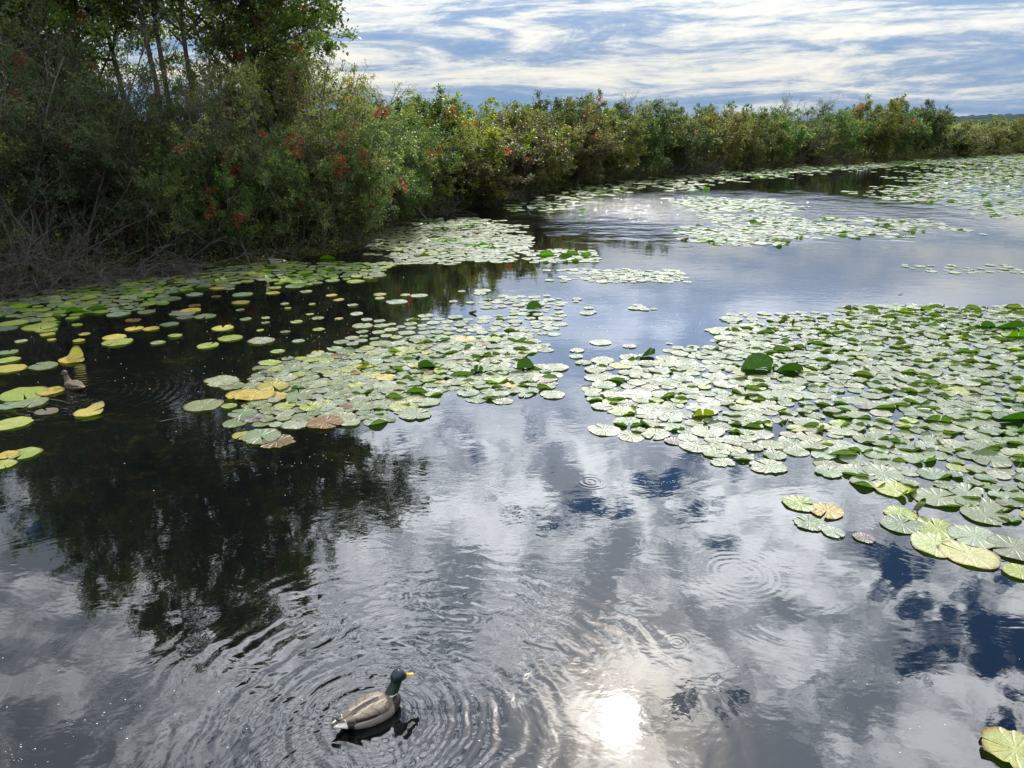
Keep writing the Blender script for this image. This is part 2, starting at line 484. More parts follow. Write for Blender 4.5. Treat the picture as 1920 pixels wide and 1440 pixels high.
M_LEAF = mat_leaf()
M_BARK = mat_bark('bark', (0.035, 0.028, 0.022), (0.10, 0.085, 0.07))
M_TWIG = mat_bark('twig_bark', (0.040, 0.033, 0.028), (0.11, 0.097, 0.082))
M_DEAD = mat_bark('dead_wood', (0.024, 0.020, 0.017), (0.085, 0.074, 0.065))
M_PAD = mat_pad()
M_WATER = mat_water()
M_GROUND = mat_ground()
M_HILL = mat_hill()
M_DUCK = mat_duck()
M_EYE = mat_plain('duck_eye', (0.01, 0.008, 0.006), 0.1, 0.8)
M_SPECK = mat_plain('seed_fluff', (0.42, 0.42, 0.34), 0.4)
M_DRY = mat_plain('dry_leaf', (0.20, 0.09, 0.03), 0.6)

# ------------------------------------------------------------------ the setting: water, bank, hill
R = 3200.0
wm_ = mesh_np('water', [(-R, -60, 0), (R, -60, 0), (R, R, 0), (-R, R, 0)], [(0, 1, 2, 3)], M_WATER)
tag(link('water', wm_), 'dark still pond water mirroring the clouds', 'water', kind='structure')

SHORE_PX = [(-260, 640), (-120, 590), (0, 553), (120, 538), (250, 512), (420, 498), (540, 487), (640, 474), (690, 455), (720, 428), (790, 408), (880, 389),
            (960, 370), (1060, 349), (1240, 331), (1380, 319), (1500, 311), (1700, 299), (1810, 294), (1920, 287), (2100, 279), (2400, 270), (2900, 262)]
def bank():
    rng = random.Random(4)
    pts = [Vector((*G0(*p), 0)) for p in SHORE_PX]
    left = [Vector((-60, -30, 0)), Vector((-30, -5, 0)), Vector((-16, 4, 0))]
    pts = left + pts
    fine = []
    for a, b in zip(pts[:-1], pts[1:]):
        n = max(1, int((b - a).length / 0.7)) if (b - a).length < 40 else 6
        for i in range(n):
            q = a.lerp(b, i / n)
            fine.append(q * (1 + rng.uniform(-0.012, 0.012)))
    fine.append(pts[-1])
    offs = [(0.0, -0.06), (0.25, 0.05), (0.8, 0.14), (2.5, 0.28), (8, 0.4), (60, 0.6), (3000, 0.8)]
    V, F = [], []
    for q in fine:
        u = Vector((q.x, q.y, 0)).normalized()
        for d, z in offs:
            V.append((q.x + u.x * d, q.y + u.y * d, z + (rng.uniform(-.04, .04) if 0 < d < 60 else 0)))
    k = len(offs)
    for i in range(len(fine) - 1):
        for j in range(k - 1):
            a = i * k + j
            F.append((a, a + k, a + k + 1, a + 1))
    me = mesh_np('marsh_bank', V, F, M_GROUND, smooth=True)
    tag(link('marsh_bank', me), 'dark peaty bank and marsh behind the shoreline', 'bank', kind='structure')
bank()

def hill():
    V, F = [], []
    n = 260
    dist = 2600.0
    for i in range(n + 1):
        a = math.radians(24 + 46 * i / n)
        t = i / n
        top = 0.5 + 46 * (1 - math.exp(-t * 3.2)) * (1 + 0.08 * math.sin(t * 17) + 0.03 * math.sin(t * 61)) + 1.6 * math.sin(i * 2.3) + 1.1 * math.sin(i * 5.1)
        for r_, z in ((dist - 500, -1), (dist - 250, top * 0.45), (dist, top), (dist + 400, top * 0.7), (dist + 900, -1)):
            V.append((math.sin(a) * r_, math.cos(a) * r_, z))
    for i in range(n):
        for j in range(4):
            p = i * 5 + j
            F.append((p, p + 5, p + 6, p + 1))
    tag(link('far_hill', mesh_np('far_hill', V, F, M_HILL, smooth=True)), 'low wooded hill on the horizon', 'hill', kind='structure')
hill()

# ------------------------------------------------------------------ plants
def grow(st, dr, ln, npts, wander, up, rng):
    """paths (N,npts,3) from starts, directions and lengths"""
    N = len(st)
    P_ = np.zeros((N, npts, 3)); P_[:, 0] = st
    d = unit(dr)
    step = (ln / (npts - 1))[:, None]
    for i in range(1, npts):
        d = unit(d + rng.normal(0, wander, (N, 3)) + np.array([0, 0, up]))
        P_[:, i] = P_[:, i - 1] + d * step
    return P_

def kids(paths, per, t0, t1, angle, rng, ln, lnj=0.3):
    N, K, _ = paths.shape
    par = np.repeat(np.arange(N), per)
    t = rng.uniform(t0, t1, len(par)) * (K - 1.001)
    i = t.astype(int); f = (t - i)[:, None]
    a, b = paths[par, i], paths[par, i + 1]
    st = a * (1 - f) + b * f
    tan = unit(b - a)
    perp = unit(np.cross(tan, rng.normal(0, 1, tan.shape)))
    an = np.radians(rng.normal(angle, 12, len(par)))[:, None]
    d = tan * np.cos(an) + perp * np.sin(an)
    L = ln * rng.uniform(1 - lnj, 1 + lnj, len(par)) * (1.0 - 0.45 * t / (K - 1))
    return st, d, L

def tubes(paths, r0, r1, sides):
    """tapered tubes; r0,r1 scalars or (N,)"""
    N, K, _ = paths.shape
    r0 = np.broadcast_to(np.asarray(r0, float), (N,)); r1 = np.broadcast_to(np.asarray(r1, float), (N,))
    tan = np.zeros_like(paths)
    tan[:, 1:-1] = paths[:, 2:] - paths[:, :-2]; tan[:, 0] = paths[:, 1] - paths[:, 0]; tan[:, -1] = paths[:, -1] - paths[:, -2]
    tan = unit(tan)
    ref = np.array([0.31, 0.22, 0.1]); u = unit(np.cross(tan, ref)); v = np.cross(tan, u)
    rad = r0[:, None] + (r1 - r0)[:, None] * np.linspace(0, 1, K)[None]
    an = np.arange(sides) * 2 * math.pi / sides
    ring = paths[:, :, None] + rad[:, :, None, None] * (u[:, :, None] * np.cos(an)[None, None, :, None] + v[:, :, None] * np.sin(an)[None, None, :, None])
    V = ring.reshape(-1, 3)
    base = (np.arange(N) * K * sides)[:, None, None] + (np.arange(K - 1) * sides)[None, :, None]
    j = np.arange(sides)[None, None]; jn = (j + 1) % sides
    F = np.stack([base + j, base + jn, base + sides + jn, base + sides + j], -1).reshape(-1, 4)
    return V, F

def merge(parts):
    V, F, o = [], [], 0
    for v, f in parts:
        V.append(v); F.append(f + o); o += len(v)
    return np.concatenate(V), np.concatenate(F)

def leaves(paths, per, size, rng, asp=0.5, off=0.03, t0=0.0, clump=0.5, fold=True):
    N, K, _ = paths.shape
    wgt = rng.gamma(0.8, 1.0, N); par = np.sort(rng.choice(N, N * per, p=wgt / wgt.sum()))
    t = (t0 + (1 - t0) * rng.uniform(0, 1, len(par))) * (K - 1.001)
    i = t.astype(int); f = (t - i)[:, None]
    a, b = paths[par, i], paths[par, i + 1]
    c = a * (1 - f) + b * f + rng.normal(0, off, (len(par), 3))
    ax = unit(unit(b - a) * 0.8 + rng.normal(0, 0.7, c.shape) + np.array([0, 0, -0.15]))
    nn = unit(rng.normal(0, 0.75, c.shape) + np.array([0, 0, 0.8]))
    sd = unit(np.cross(ax, nn)); nn = np.cross(sd, ax)
    L = (size * rng.uniform(0.6, 1.35, len(par)))[:, None]
    W = L * asp * 0.5
    v0 = c; v2 = c + ax * L; m_ = c + ax * L * 0.45
    v1 = m_ + sd * W + nn * W * 0.25; v3 = m_ - sd * W + nn * W * 0.25
    V = np.stack([v0, v1, v2, v3], 1).reshape(-1, 3)
    k = np.arange(len(par)) * 4
    F = np.stack([k, k + 1, k + 2, k + 3], 1)
    pt = rng.uniform(0, 1, N)[par]
    tt = np.clip(pt + rng.normal(0, 0.03, len(par)), 0, 1)
    return V, F, tt, rng.uniform(0, 1, len(par))

def leafmesh(name, sets):
    V, F, T, Rr, o = [], [], [], [], 0
    for v, f, t, r in sets:
        V.append(v); F.append(f + o); T.append(t * 0.94); Rr.append(r); o += len(v)
    VA = np.concatenate(V); TA = np.concatenate(T)
    # autumn colour comes in sprays: whole twigs turn together
    rg = np.random.default_rng(len(VA) % 9973)
    LP = VA[::4]
    ph = rg.uniform(0, 6.28, 6)
    wv = np.sin(LP[:, 0] * 2.6 + ph[0] + 2 * np.sin(LP[:, 2] * 1.7 + ph[1])) + np.sin(LP[:, 1] * 2.9 + ph[2]) + np.sin(LP[:, 2] * 3.1 + ph[3] + LP[:, 0])
    TA = np.clip(TA * 0.62 + 0.34 * (0.5 + wv / 6) - 0.02, 0, 0.939)
    for q in range(26):
        c = LP[rg.integers(len(LP))]
        dd = np.linalg.norm((LP - c) * np.array([1, 1, 0.7]), axis=1)
        mk = (dd < rg.uniform(.10, .26)) & (rg.random(len(LP)) < 0.55)
        TA[mk] = rg.uniform(0.942, 1.0)
    T = [TA]
    return mesh_np(name, VA, np.concatenate(F), M_LEAF, attrs={'t': ('FACE', np.concatenate(T)), 'r': ('FACE', np.concatenate(Rr))})

def shrub_meshes(seed, H, spread, nst=12, leaf=0.05, asp=0.5, lpt=10, n1=9, n2=7, n3=5, lean=(0, 0), dense=1.0, shoots=0, weep=0.0, twig=M_TWIG):
    rng = np.random.default_rng(seed)
    a = rng.uniform(0, 2 * math.pi, nst)
    rr = np.sqrt(rng.uniform(0, 1, nst)) * spread * 0.22
    st = np.stack([np.cos(a) * rr, np.sin(a) * rr, np.full(nst, -0.05)], 1)
    out_ = rng.uniform(0.15, 1.0, nst) * spread / H * 0.75
    d = np.stack([np.cos(a) * out_ + lean[0], np.sin(a) * out_ + lean[1], np.ones(nst)], 1)
    L0 = H * rng.uniform(0.75, 1.08, nst)
    p0 = grow(st, d, L0, 9, 0.10, 0.015 - weep, rng)
    s, d, L = kids(p0, n1, 0.05, 1.0, 50, rng, H * 0.36)
    p1 = grow(s, d, L, 6, 0.16, 0.04 - weep, rng)
    s, d, L = kids(p1, n2, 0.15, 1.0, 45, rng, H * 0.15)
    p2 = grow(s, d, L, 5, 0.2, 0.03 - weep, rng)
    s, d, L = kids(p2, n3, 0.1, 1.0, 45, rng, H * 0.07)
    p3 = grow(s, d, L, 3, 0.2, 0.02, rng)
    sets = [leaves(p3, max(1, int(lpt * dense)), leaf, rng, asp), leaves(p2, max(1, int(lpt * 0.8)), leaf, rng, asp)]
    br = [tubes(p0, H * 0.008, H * 0.0025, 5), tubes(p1, H * 0.0030, H * 0.0012, 4), tubes(p2, H * 0.0014, H * 0.0007, 3), tubes(p3, H * 0.0008, H * 0.0005, 3)]
    if shoots:
        s, d, L = kids(p0, shoots, 0.8, 1.0, 12, rng, H * 0.22)
        ps = grow(s, d, L, 6, 0.06, 0.08, rng)
        s2, d2, L2 = kids(ps, 5, 0.2, 1.0, 35, rng, H * 0.07)
        ps2 = grow(s2, d2, L2, 3, 0.1, 0.08, rng)
        br += [tubes(ps, H * 0.0022, H * 0.0007, 3), tubes(ps2, H * 0.0009, H * 0.0005, 3)]
        sets += [leaves(ps2, 3, leaf * 0.8, rng, asp)]
    V, F = merge(br)
    V[:, 2] = np.maximum(V[:, 2], -0.08)
    fo = leafmesh('foliage', sets)
    return mesh_np('branches', V, F, twig), fo

TPL = {}
def plant(tpl, loc, rz, sc, color, name, label, cat, group, sz=1.0):
    br, fo = TPL[tpl]
    e = empty(name, loc, rz, sc)
    e.scale = (sc, sc, sc * sz)
    tag(e, label, cat, group)
    b = link('branches', br, e)
    if fo is not None:
        f = link('foliage', fo, e)
        f.color = color
    return e

# near thicket templates (real leaf sizes), far ones with fewer, slightly larger sprays
TPL['nearA'] = shrub_meshes(11, 4.4, 2.3, 13, 0.055, 0.55, 9, 9, 7, 5)
TPL['nearE'] = shrub_meshes(16, 4.4, 2.0, 12, 0.052, 0.5, 3, 9, 6, 5, shoots=2)
TPL['nearB'] = shrub_meshes(12, 4.2, 2.6, 14, 0.050, 0.42, 9, 9, 7, 5, weep=0.02)
TPL['nearC'] = shrub_meshes(13, 4.0, 2.0, 12, 0.048, 0.60, 8, 9, 7, 5, shoots=3)
TPL['nearD'] = shrub_meshes(14, 3.0, 1.9, 12, 0.052, 0.55, 9, 9, 7, 5, shoots=3)
TPL['midA'] = shrub_meshes(21, 3.4, 2.5, 13, 0.080, 0.55, 8, 9, 7, 5, shoots=3)
TPL['midB'] = shrub_meshes(22, 3.4, 2.4, 13, 0.085, 0.45, 8, 9, 7, 5)
TPL['midC'] = shrub_meshes(23, 3.6, 2.6, 13, 0.080, 0.55, 8, 9, 7, 5, shoots=3)
TPL['thin'] = shrub_meshes(24, 3.8, 1.5, 8, 0.060, 0.5, 1, 8, 6, 4, dense=0.6, shoots=2)
TPL['bare'] = shrub_meshes(25, 3.6, 1.6, 9, 0.045, 0.5, 1, 7, 6, 3, dense=0.1)
TPL['bare'] = (TPL['bare'][0], None)

G_THK = 'tall shrubs of the thicket on the near bank'
DG, OL, YG, GG, BR, GY = (0.058, 0.090, 0.026, 1), (0.110, 0.122, 0.026, 1), (0.145, 0.180, 0.034, 1), (0.070, 0.125, 0.030, 1), (0.100, 0.092, 0.038, 1), (0.100, 0.145, 0.050, 1)
def colr(c, red):
    return (c[0], c[1], c[2], red)

def at(px, py, back=0.0, z=0.0):
    x, y = G0(px, py)
    d = math.hypot(x, y)
    return (x * (1 + back / d), y * (1 + back / d), z)

near = [
    # tpl, px, py, back, rz, scale, zscale, color, red, label
    ('nearA', -110, 575, 1.3, 0.3, 0.74, 1.0, OL, 1.0, 'olive brown shrub cut by the photo\'s left edge above the brush pile'),
    ('nearB', 10, 545, 1.5, 1.9, 0.78, 1.0, DG, 0.8, 'dark green shrub with drooping branches just inside the left edge'),
    ('nearA', 120, 530, 1.7, 4.0, 1.04, 1.0, (0.045, 0.07, 0.032, 1), 1.0, 'tall blue green shrub rising highest left of the tree trunks'),
    ('nearC', 215, 512, 1.5, 0.8, 0.95, 1.0, DG, 1.1, 'shaded green shrub behind the long fan of bare branches'),
    ('nearB', 310, 502, 1.6, 5.1, 0.84, 0.92, DG, 1.2, 'dark shrub directly below the fan of tree trunks'),
    ('nearA', 405, 495, 1.7, 2.6, 0.84, 0.92, (0.05, 0.075, 0.03, 1), 1.5, 'dark green shrub hung with bright red creeper leaves'),
    ('nearC', 490, 486, 1.3, 3.4, 1.0, 1.0, (0.125, 0.14, 0.042, 1), 1.7, 'olive shrub with red leaf sprays right of the trunks'),
    ('nearB', 575, 478, 1.5, 0.1, 0.92, 1.08, (0.15, 0.165, 0.065, 1), 1.3, 'pale olive shrub with glittering small leaves before the point'),
    ('nearD', 640, 472, 1.0, 1.2, 1.03, 1.05, GY, 1.7, 'grey green bushy shrub overhanging the water at the point'),
    ('nearD', 545, 480, 0.5, 4.4, 0.8, 1.0, GY, 1.4, 'low rounded shrub with pale leaves above the bare twigs'),
    ('nearD', 330, 500, 0.5, 2.2, 0.8, 1.0, DG, 0.8, 'low dark shrub between the brush pile and the trunks'),
    ('nearD', 440, 492, 0.6, 5.9, 0.85, 1.0, GG, 1.3, 'low green shrub with a red spray beside the leaning sticks'),
]
for (t, px, py, bk, rz, s, zs, c, red, lab) in near:
    plant(t, at(px, py, bk), rz, s, colr(c, red), 'shrub', lab, 'shrub', G_THK, zs)
back_ = [
    ('nearE', -170, 540, 4.2, 1.1, 1.1, OL, 'shrub with sparse brown crown rising behind at the far left edge'),
    ('nearE', -30, 540, 4.5, 2.0, 1.15, OL, 'brownish shrub in the second rank behind the left edge shrub'),
    ('nearE', 90, 520, 4.0, 3.0, 1.2, DG, 'tall green shrub of the second rank left of the trunks'),
    ('nearA', 200, 510, 4.2, 4.8, 0.98, DG, 'dense shrub of the second rank just left of the trunks'),
    ('nearC', 430, 497, 4.6, 0.9, 0.85, GG, 'green shrub of the second rank seen around the trunk bases'),
    ('nearA', 520, 485, 4.0, 5.6, 1.05, OL, 'yellowish shrub of the second rank right of the trunks'),
    ('nearC', 600, 478, 3.2, 2.9, 1.05, YG, 'yellow green shrub of the second rank behind the point'),
]
for (t, px, py, bk, rz, s, c, lab) in back_:
    plant(t, at(px, py, bk), rz, s, colr(c, 1.0), 'shrub', lab, 'shrub', G_THK)

# the tall tree that leans its many trunks above the thicket
def big_tree():
    rng = np.random.default_rng(77)
    H = 10.4
    # trunks: base offsets in metres and leaning direction (x right, y away)
    tr = [(-0.9, 0.2, -0.30, 0.02, 9.4), (-0.5, -.3, -0.12, 0.10, 9.6), (-0.15, .1, -0.05, -0.06, 10.2), (0.1, -.2, 0.03, 0.05, 10.0), (0.45, .2, 0.09, -0.05, 10.0),
          (0.75, 0, 0.24, 0.02, 9.4), (0.2, .5, 0.36, 0.08, 8.8), (-0.6, .6, -0.42, 0.06, 8.6)]
    root = empty('multi_stemmed_tree', at(352, 500, 3.6))
    tag(root, 'tall broad tree with a fan of dark slender trunks above the thicket', 'tree')
    s = np.array([[a, b, -0.1] for a, b, *_ in tr]); d = np.array([[c, e, 1] for _, _, c, e, _ in tr], float)
    L = np.array([t[4] for t in tr])
    p0 = grow(s, d, L, 14, 0.035, 0.0, rng)
    for k in range(len(tr)):
        V, F = tubes(p0[k:k + 1], 0.095 - 0.004 * k, 0.022, 8)
        link('trunk', mesh_np('trunk', V, F, M_BARK, smooth=True), root)
    s, d, L = kids(p0, 18, 0.45, 1.0, 55, rng, 3.9)
    keep = np.ones(len(s), bool)
    p1 = grow(s, d, L, 8, 0.11, 0.03, rng)
    s, d, L = kids(p1, 8, 0.15, 1.0, 48, rng, 1.35)
    p2 = grow(s, d, L, 5, 0.16, 0.02, rng)
    s, d, L = kids(p2, 6, 0.1, 1.0, 45, rng, 0.5)
    p3 = grow(s, d, L, 3, 0.2, 0.0, rng)
    V, F = merge([tubes(p1, 0.035, 0.010, 5), tubes(p2, 0.010, 0.004, 3), tubes(p3, 0.005, 0.002, 3)])
    link('branches', mesh_np('branches', V, F, M_BARK), root)
    fo = link('crown', leafmesh('crown', [leaves(p3, 24, 0.088, rng, 0.7, 0.07), leaves(p2, 8, 0.085, rng, 0.65, 0.05)]), root)
    fo.color = (0.085, 0.125, 0.028, 1.3)
    # second, thinner crown to the left with a lighter build
    return root
big_tree()

def slim_tree(px, py, bk, seed, H, lean, color, label, ntr=3, per=7, leaf=0.065):
    rng = np.random.default_rng(seed)
    root = empty('slender_tree', at(px, py, bk))
    tag(root, label, 'tree', 'slender trees around the tall tree')
    s = rng.normal(0, 0.3, (ntr, 3)); s[:, 2] = -0.1
    d = np.stack([rng.normal(lean, 0.09, ntr), rng.normal(0, 0.08, ntr), np.ones(ntr)], 1)
    p0 = grow(s, d, np.full(ntr, H) * rng.uniform(.85, 1.05, ntr), 10, 0.05, 0.0, rng)
    for k in range(ntr):
        V, F = tubes(p0[k:k + 1], 0.055, 0.012, 6)
        link('trunk', mesh_np('trunk', V, F, M_BARK, smooth=True), root)
    s, d, L = kids(p0, 16, 0.35, 1.0, 48, rng, H * 0.24)
    p1 = grow(s, d, L, 6, 0.13, 0.02, rng)
    s, d, L = kids(p1, 7, 0.1, 1.0, 45, rng, H * 0.1)
    p2 = grow(s, d, L, 4, 0.18, 0.02, rng)
    s, d, L = kids(p2, 4, 0.1, 1.0, 45, rng, 0.35)
    p3 = grow(s, d, L, 3, 0.2, 0.0, rng)
    V, F = merge([tubes(p1, 0.016, 0.006, 4), tubes(p2, 0.006, 0.003, 3), tubes(p3, 0.003, 0.002, 3)])
    link('branches', mesh_np('branches', V, F, M_BARK), root)
    fo = link('crown', leafmesh('crown', [leaves(p3, per, leaf, rng, 0.6, 0.04)]), root)
    fo.color = color
slim_tree(545, 480, 3.0, 5, 8.4, 0.03, (0.09, 0.11, 0.03, 2.0), 'slender tree with red tinged leaves at the right of the crown', 4, 15, 0.075)
slim_tree(60, 530, 5.0, 6, 6.4, -0.08, (0.10, 0.09, 0.035, 1.0), 'thin tree with sparse brown twigs against the sky at left', 3, 2)
slim_tree(190, 510, 5.0, 7, 9.0, -0.02, (0.07, 0.09, 0.03, 1.0), 'slender green tree just left of the fan of trunks', 4, 13, 0.075)

# shrubs along the curving bank: base pixel, distance behind, top pixel
G_BANK = 'shrubs along the curving far bank'
row = [
    # px, base_y, back, top_y, tpl, color, red, label
    (715, 440, 1.6, 215, 'nearD', GG, .6, 'green shrub tucked behind the point where thin shoots stand'),
    (790, 412, 1.1, 222, 'nearD', YG, 1.0, 'round bright green shrub leaning over a dark slanting branch'),
    (765, 415, 3.6, 178, 'midC', GG, .5, 'shrub with tall leafy shoots standing against the sky'),
    (850, 398, 2.6, 196, 'midA', YG, .6, 'shrub with a thin airy shoot taller than its neighbours'),
    (890, 392, 1.5, 248, 'midB', BR, 1.2, 'brownish shrub with a few red leaves beside the round green one'),
    (940, 378, 1.3, 228, 'midA', BR, 1.0, 'dull brown green shrub at the start of the far bank'),
    (915, 385, 5.0, 202, 'midC', OL, .6, 'olive shrub with bare tips behind the brownish pair'),
    (1000, 364, 1.6, 214, 'midB', OL, .8, 'olive shrub with a red patch on its lower side'),
    (1035, 356, 5.0, 182, 'midC', DG, .2, 'dark rounded shrub that tops the middle of the bank'),
    (1062, 352, 1.6, 220, 'midA', BR, .6, 'bronze leaved shrub sloping down to the lily strip'),
    (1130, 344, 1.8, 205, 'midC', OL, .5, 'bushy olive shrub with orange tinged tips'),
    (1100, 344, 6.5, 190, 'midA', OL, .3, 'grey topped shrub in the second rank of the bank'),
    (1190, 338, 2.0, 198, 'midB', GG, .3, 'mid green shrub with a dark hollow at its foot'),
    (1225, 335, 6.5, 184, 'thin', OL, .3, 'shrub with thin pale twigs sticking up at mid bank'),
    (1262, 331, 2.0, 212, 'midA', DG, .3, 'dark green shrub where the strip of pads turns'),
    (1320, 325, 2.0, 205, 'midC', (0.15, .15, .035, 1), .0, 'yellowest shrub of the far bank'),
    (1385, 320, 2.2, 214, 'midB', (0.12, .13, .035, 1), .0, 'yellow olive shrub right of the yellowest one'),
    (1355, 322, 8.0, 200, 'midA', GG, .0, 'low green shrub seen over the yellow pair'),
    (1445, 315, 2.4, 208, 'midA', GG, .0, 'green shrub with a pointed dark top'),
    (1497, 312, 4.5, 182, 'thin', GY, .6, 'nearly bare rounded shrub showing sky through its twigs'),
    (1510, 311, 2.0, 232, 'midC', OL, .2, 'low olive shrub in front of the nearly bare one'),
    (1570, 307, 2.4, 210, 'midB', GG, .3, 'shrub with mixed olive and green leaves left of the dense clump'),
    (1618, 304, 3.5, 184, 'midC', OL, .5, 'tall olive shrub with an airy top'),
    (1665, 301, 2.2, 205, 'midA', GG, 1.2, 'shrub with a faint russet patch low on its side'),
    (1700, 299, 4.0, 190, 'midB', DG, .0, 'big dense willow green shrub, tallest at the right'),
    (1740, 297, 3.0, 200, 'midC', DG, .0, 'dense dark shrub closing the tall clump on the right'),
    (1790, 295, 2.5, 240, 'midA', (0.13, .14, .04, 1), .0, 'low yellow green shrub beyond the tall clump'),
    (1840, 292, 3.5, 226, 'midB', (0.12, .13, .04, 1), .0, 'low spreading yellowish shrub near the right edge'),
    (1890, 289, 4.0, 216, 'midC', OL, .0, 'shrub with a thin raised tip near the right edge'),
    (1945, 286, 4.0, 228, 'midA', OL, .0, 'olive shrub cut by the right edge of the photo'),
    (960, 372, 9.0, 205, 'midA', GY, .3, 'pale greyish shrub seen low behind the bank rank'),
    (1165, 338, 13.0, 196, 'midC', YG, .2, 'light green shrub peeping over the middle of the bank'),
    (1290, 326, 12.0, 205, 'midB', GY, .2, 'greyish shrub peeping over left of the yellowest one'),
    (1420, 316, 14.0, 205, 'midC', GY, .0, 'faint grey green shrub seen between two nearer tops'),
    (1540, 308, 13.0, 204, 'midA', GG, .0, 'dull green shrub seen beyond the nearly bare one'),
    (1760, 296, 16.0, 228, 'midB', OL, .0, 'distant olive shrub above the low yellow green one'),
    (1860, 291, 20.0, 224, 'midA', GG, .0, 'distant green shrub line piece near the hill'),
    (820, 404, 7.5, 205, 'midB', GG, .3, 'green shrub seen dimly behind the round bright one'),
    (690, 440, 5.5, 200, 'midA', GG, .3, 'green shrub filling the gap behind the thin bare shoots'),
]
TH = {'nearE': 4.4, 'nearA': 4.4, 'nearB': 4.2, 'nearC': 4.0, 'nearD': 3.0, 'midA': 3.4, 'midB': 3.4, 'midC': 3.6, 'thin': 3.8, 'bare': 3.6}
rr_ = random.Random(9)
for (px, by, bk, ty, t, c, red, lab) in row:
    loc = at(px, by, bk)
    dist = math.hypot(loc[0], loc[1])
    d = ray(px, ty + 6)
    h = CH + dist * d.z / math.hypot(d.x, d.y)
    s = h / (TH[t] * (1.0 if t in ('thin',) else 0.98))
    wide = max(s, 1.12 if bk < 4 else 1.1)
    kk_ = rr_.uniform(0.55, 0.95)  # random darkening puts shaded depth and hollows into the foliage colour
    c = tuple(v * kk_ for v in c[:3])
    e = plant(t, loc, rr_.uniform(0, 6.28), wide, colr(c, red), 'shrub', lab, 'shrub', G_BANK, s / wide)

plant('bare', at(690, 455, 1.4), 1.0, 1.0, None, 'bare_shrub', 'leafless shrub of thin grey shoots beside the tall crown', 'shrub', 'leafless shrubs')
plant('bare', at(1500, 311, 5.5), 2.0, 1.15, None, 'bare_shrub', 'leafless grey twigs standing out over the far bank', 'shrub', 'leafless shrubs')
plant('bare', at(975, 368, 4.5), 3.0, 0.95, None, 'bare_shrub', 'leafless pale twigs left of the dark rounded shrub', 'shrub', 'leafless shrubs')
plant('bare', at(1180, 338, 5.0), 4.0, 1.12, None, 'bare_shrub', 'leafless twigs above the bushy olive shrub', 'shrub', 'leafless shrubs')

# low growth behind everything: one uncountable mass
def far_scrub():
    rng = np.random.default_rng(5)
    n = 2600
    a = np.radians(rng.uniform(-32, 44, n)); 
    dd = rng.uniform(0, 1, n) ** 1.6 * 260
    V = []; 
    shx = np.array([G0(*p) for p in SHORE_PX]); sa = np.arctan2(shx[:, 0], shx[:, 1]); sr = np.hypot(shx[:, 0], shx[:, 1])
    base = np.interp(a, sa, sr) + 9 + dd
    cx, cy = np.sin(a) * base, np.cos(a) * base
    hh = rng.uniform(1.2, 2.6, n)
    per = 90
    c = np.repeat(np.stack([cx, cy, hh * 0.5], 1), per, 0)
    off = rng.normal(0, 1, (n * per, 3)) * np.array([1.3, 1.3, 1]) ; off[:, 2] *= np.repeat(hh * 0.27, per)
    c = c + off
    sz = (0.16 + 0.0016 * np.repeat(dd, per))[:, None] * rng.uniform(.6, 1.3, (n * per, 1))
    ax = unit(rng.normal(0, 1, c.shape)); nn = unit(rng.normal(0, 1, c.shape)); sd = unit(np.cross(ax, nn))
    V = np.stack([c, c + ax * sz * .5 + sd * sz * .3, c + ax * sz, c + ax * sz * .5 - sd * sz * .3], 1).reshape(-1, 3)
    V[:, 2] = np.maximum(V[:, 2], 0.1)
    k = np.arange(n * per) * 4
    me = mesh_np('far_scrub', V, np.stack([k, k + 1, k + 2, k + 3], 1), M_LEAF,
                 attrs={'t': ('FACE', np.repeat(rng.uniform(0, 0.9, n), per)), 'r': ('FACE', rng.uniform(0, 1, n * per))})
    o = link('far_scrub', me); o.color = (0.075, 0.09, 0.04, 0)
    tag(o, 'low marsh scrub stretching away behind the bank shrubs', 'scrub', kind='stuff')
far_scrub()

# dark undergrowth at the foot of the shrubs
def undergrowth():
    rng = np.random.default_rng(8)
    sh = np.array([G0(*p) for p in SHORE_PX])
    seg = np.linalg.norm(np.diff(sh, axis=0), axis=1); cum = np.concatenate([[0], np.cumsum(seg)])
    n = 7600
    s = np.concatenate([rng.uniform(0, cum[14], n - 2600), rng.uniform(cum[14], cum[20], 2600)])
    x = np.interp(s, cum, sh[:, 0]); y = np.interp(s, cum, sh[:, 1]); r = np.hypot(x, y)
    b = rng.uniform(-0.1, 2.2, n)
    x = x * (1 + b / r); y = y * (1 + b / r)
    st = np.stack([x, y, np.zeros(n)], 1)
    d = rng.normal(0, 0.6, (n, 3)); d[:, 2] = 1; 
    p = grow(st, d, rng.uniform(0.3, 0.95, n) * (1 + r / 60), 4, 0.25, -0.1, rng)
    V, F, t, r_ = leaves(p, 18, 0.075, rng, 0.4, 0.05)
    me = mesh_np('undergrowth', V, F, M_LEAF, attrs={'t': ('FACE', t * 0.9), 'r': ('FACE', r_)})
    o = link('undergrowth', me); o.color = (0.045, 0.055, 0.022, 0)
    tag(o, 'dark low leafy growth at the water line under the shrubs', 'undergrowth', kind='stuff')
undergrowth()

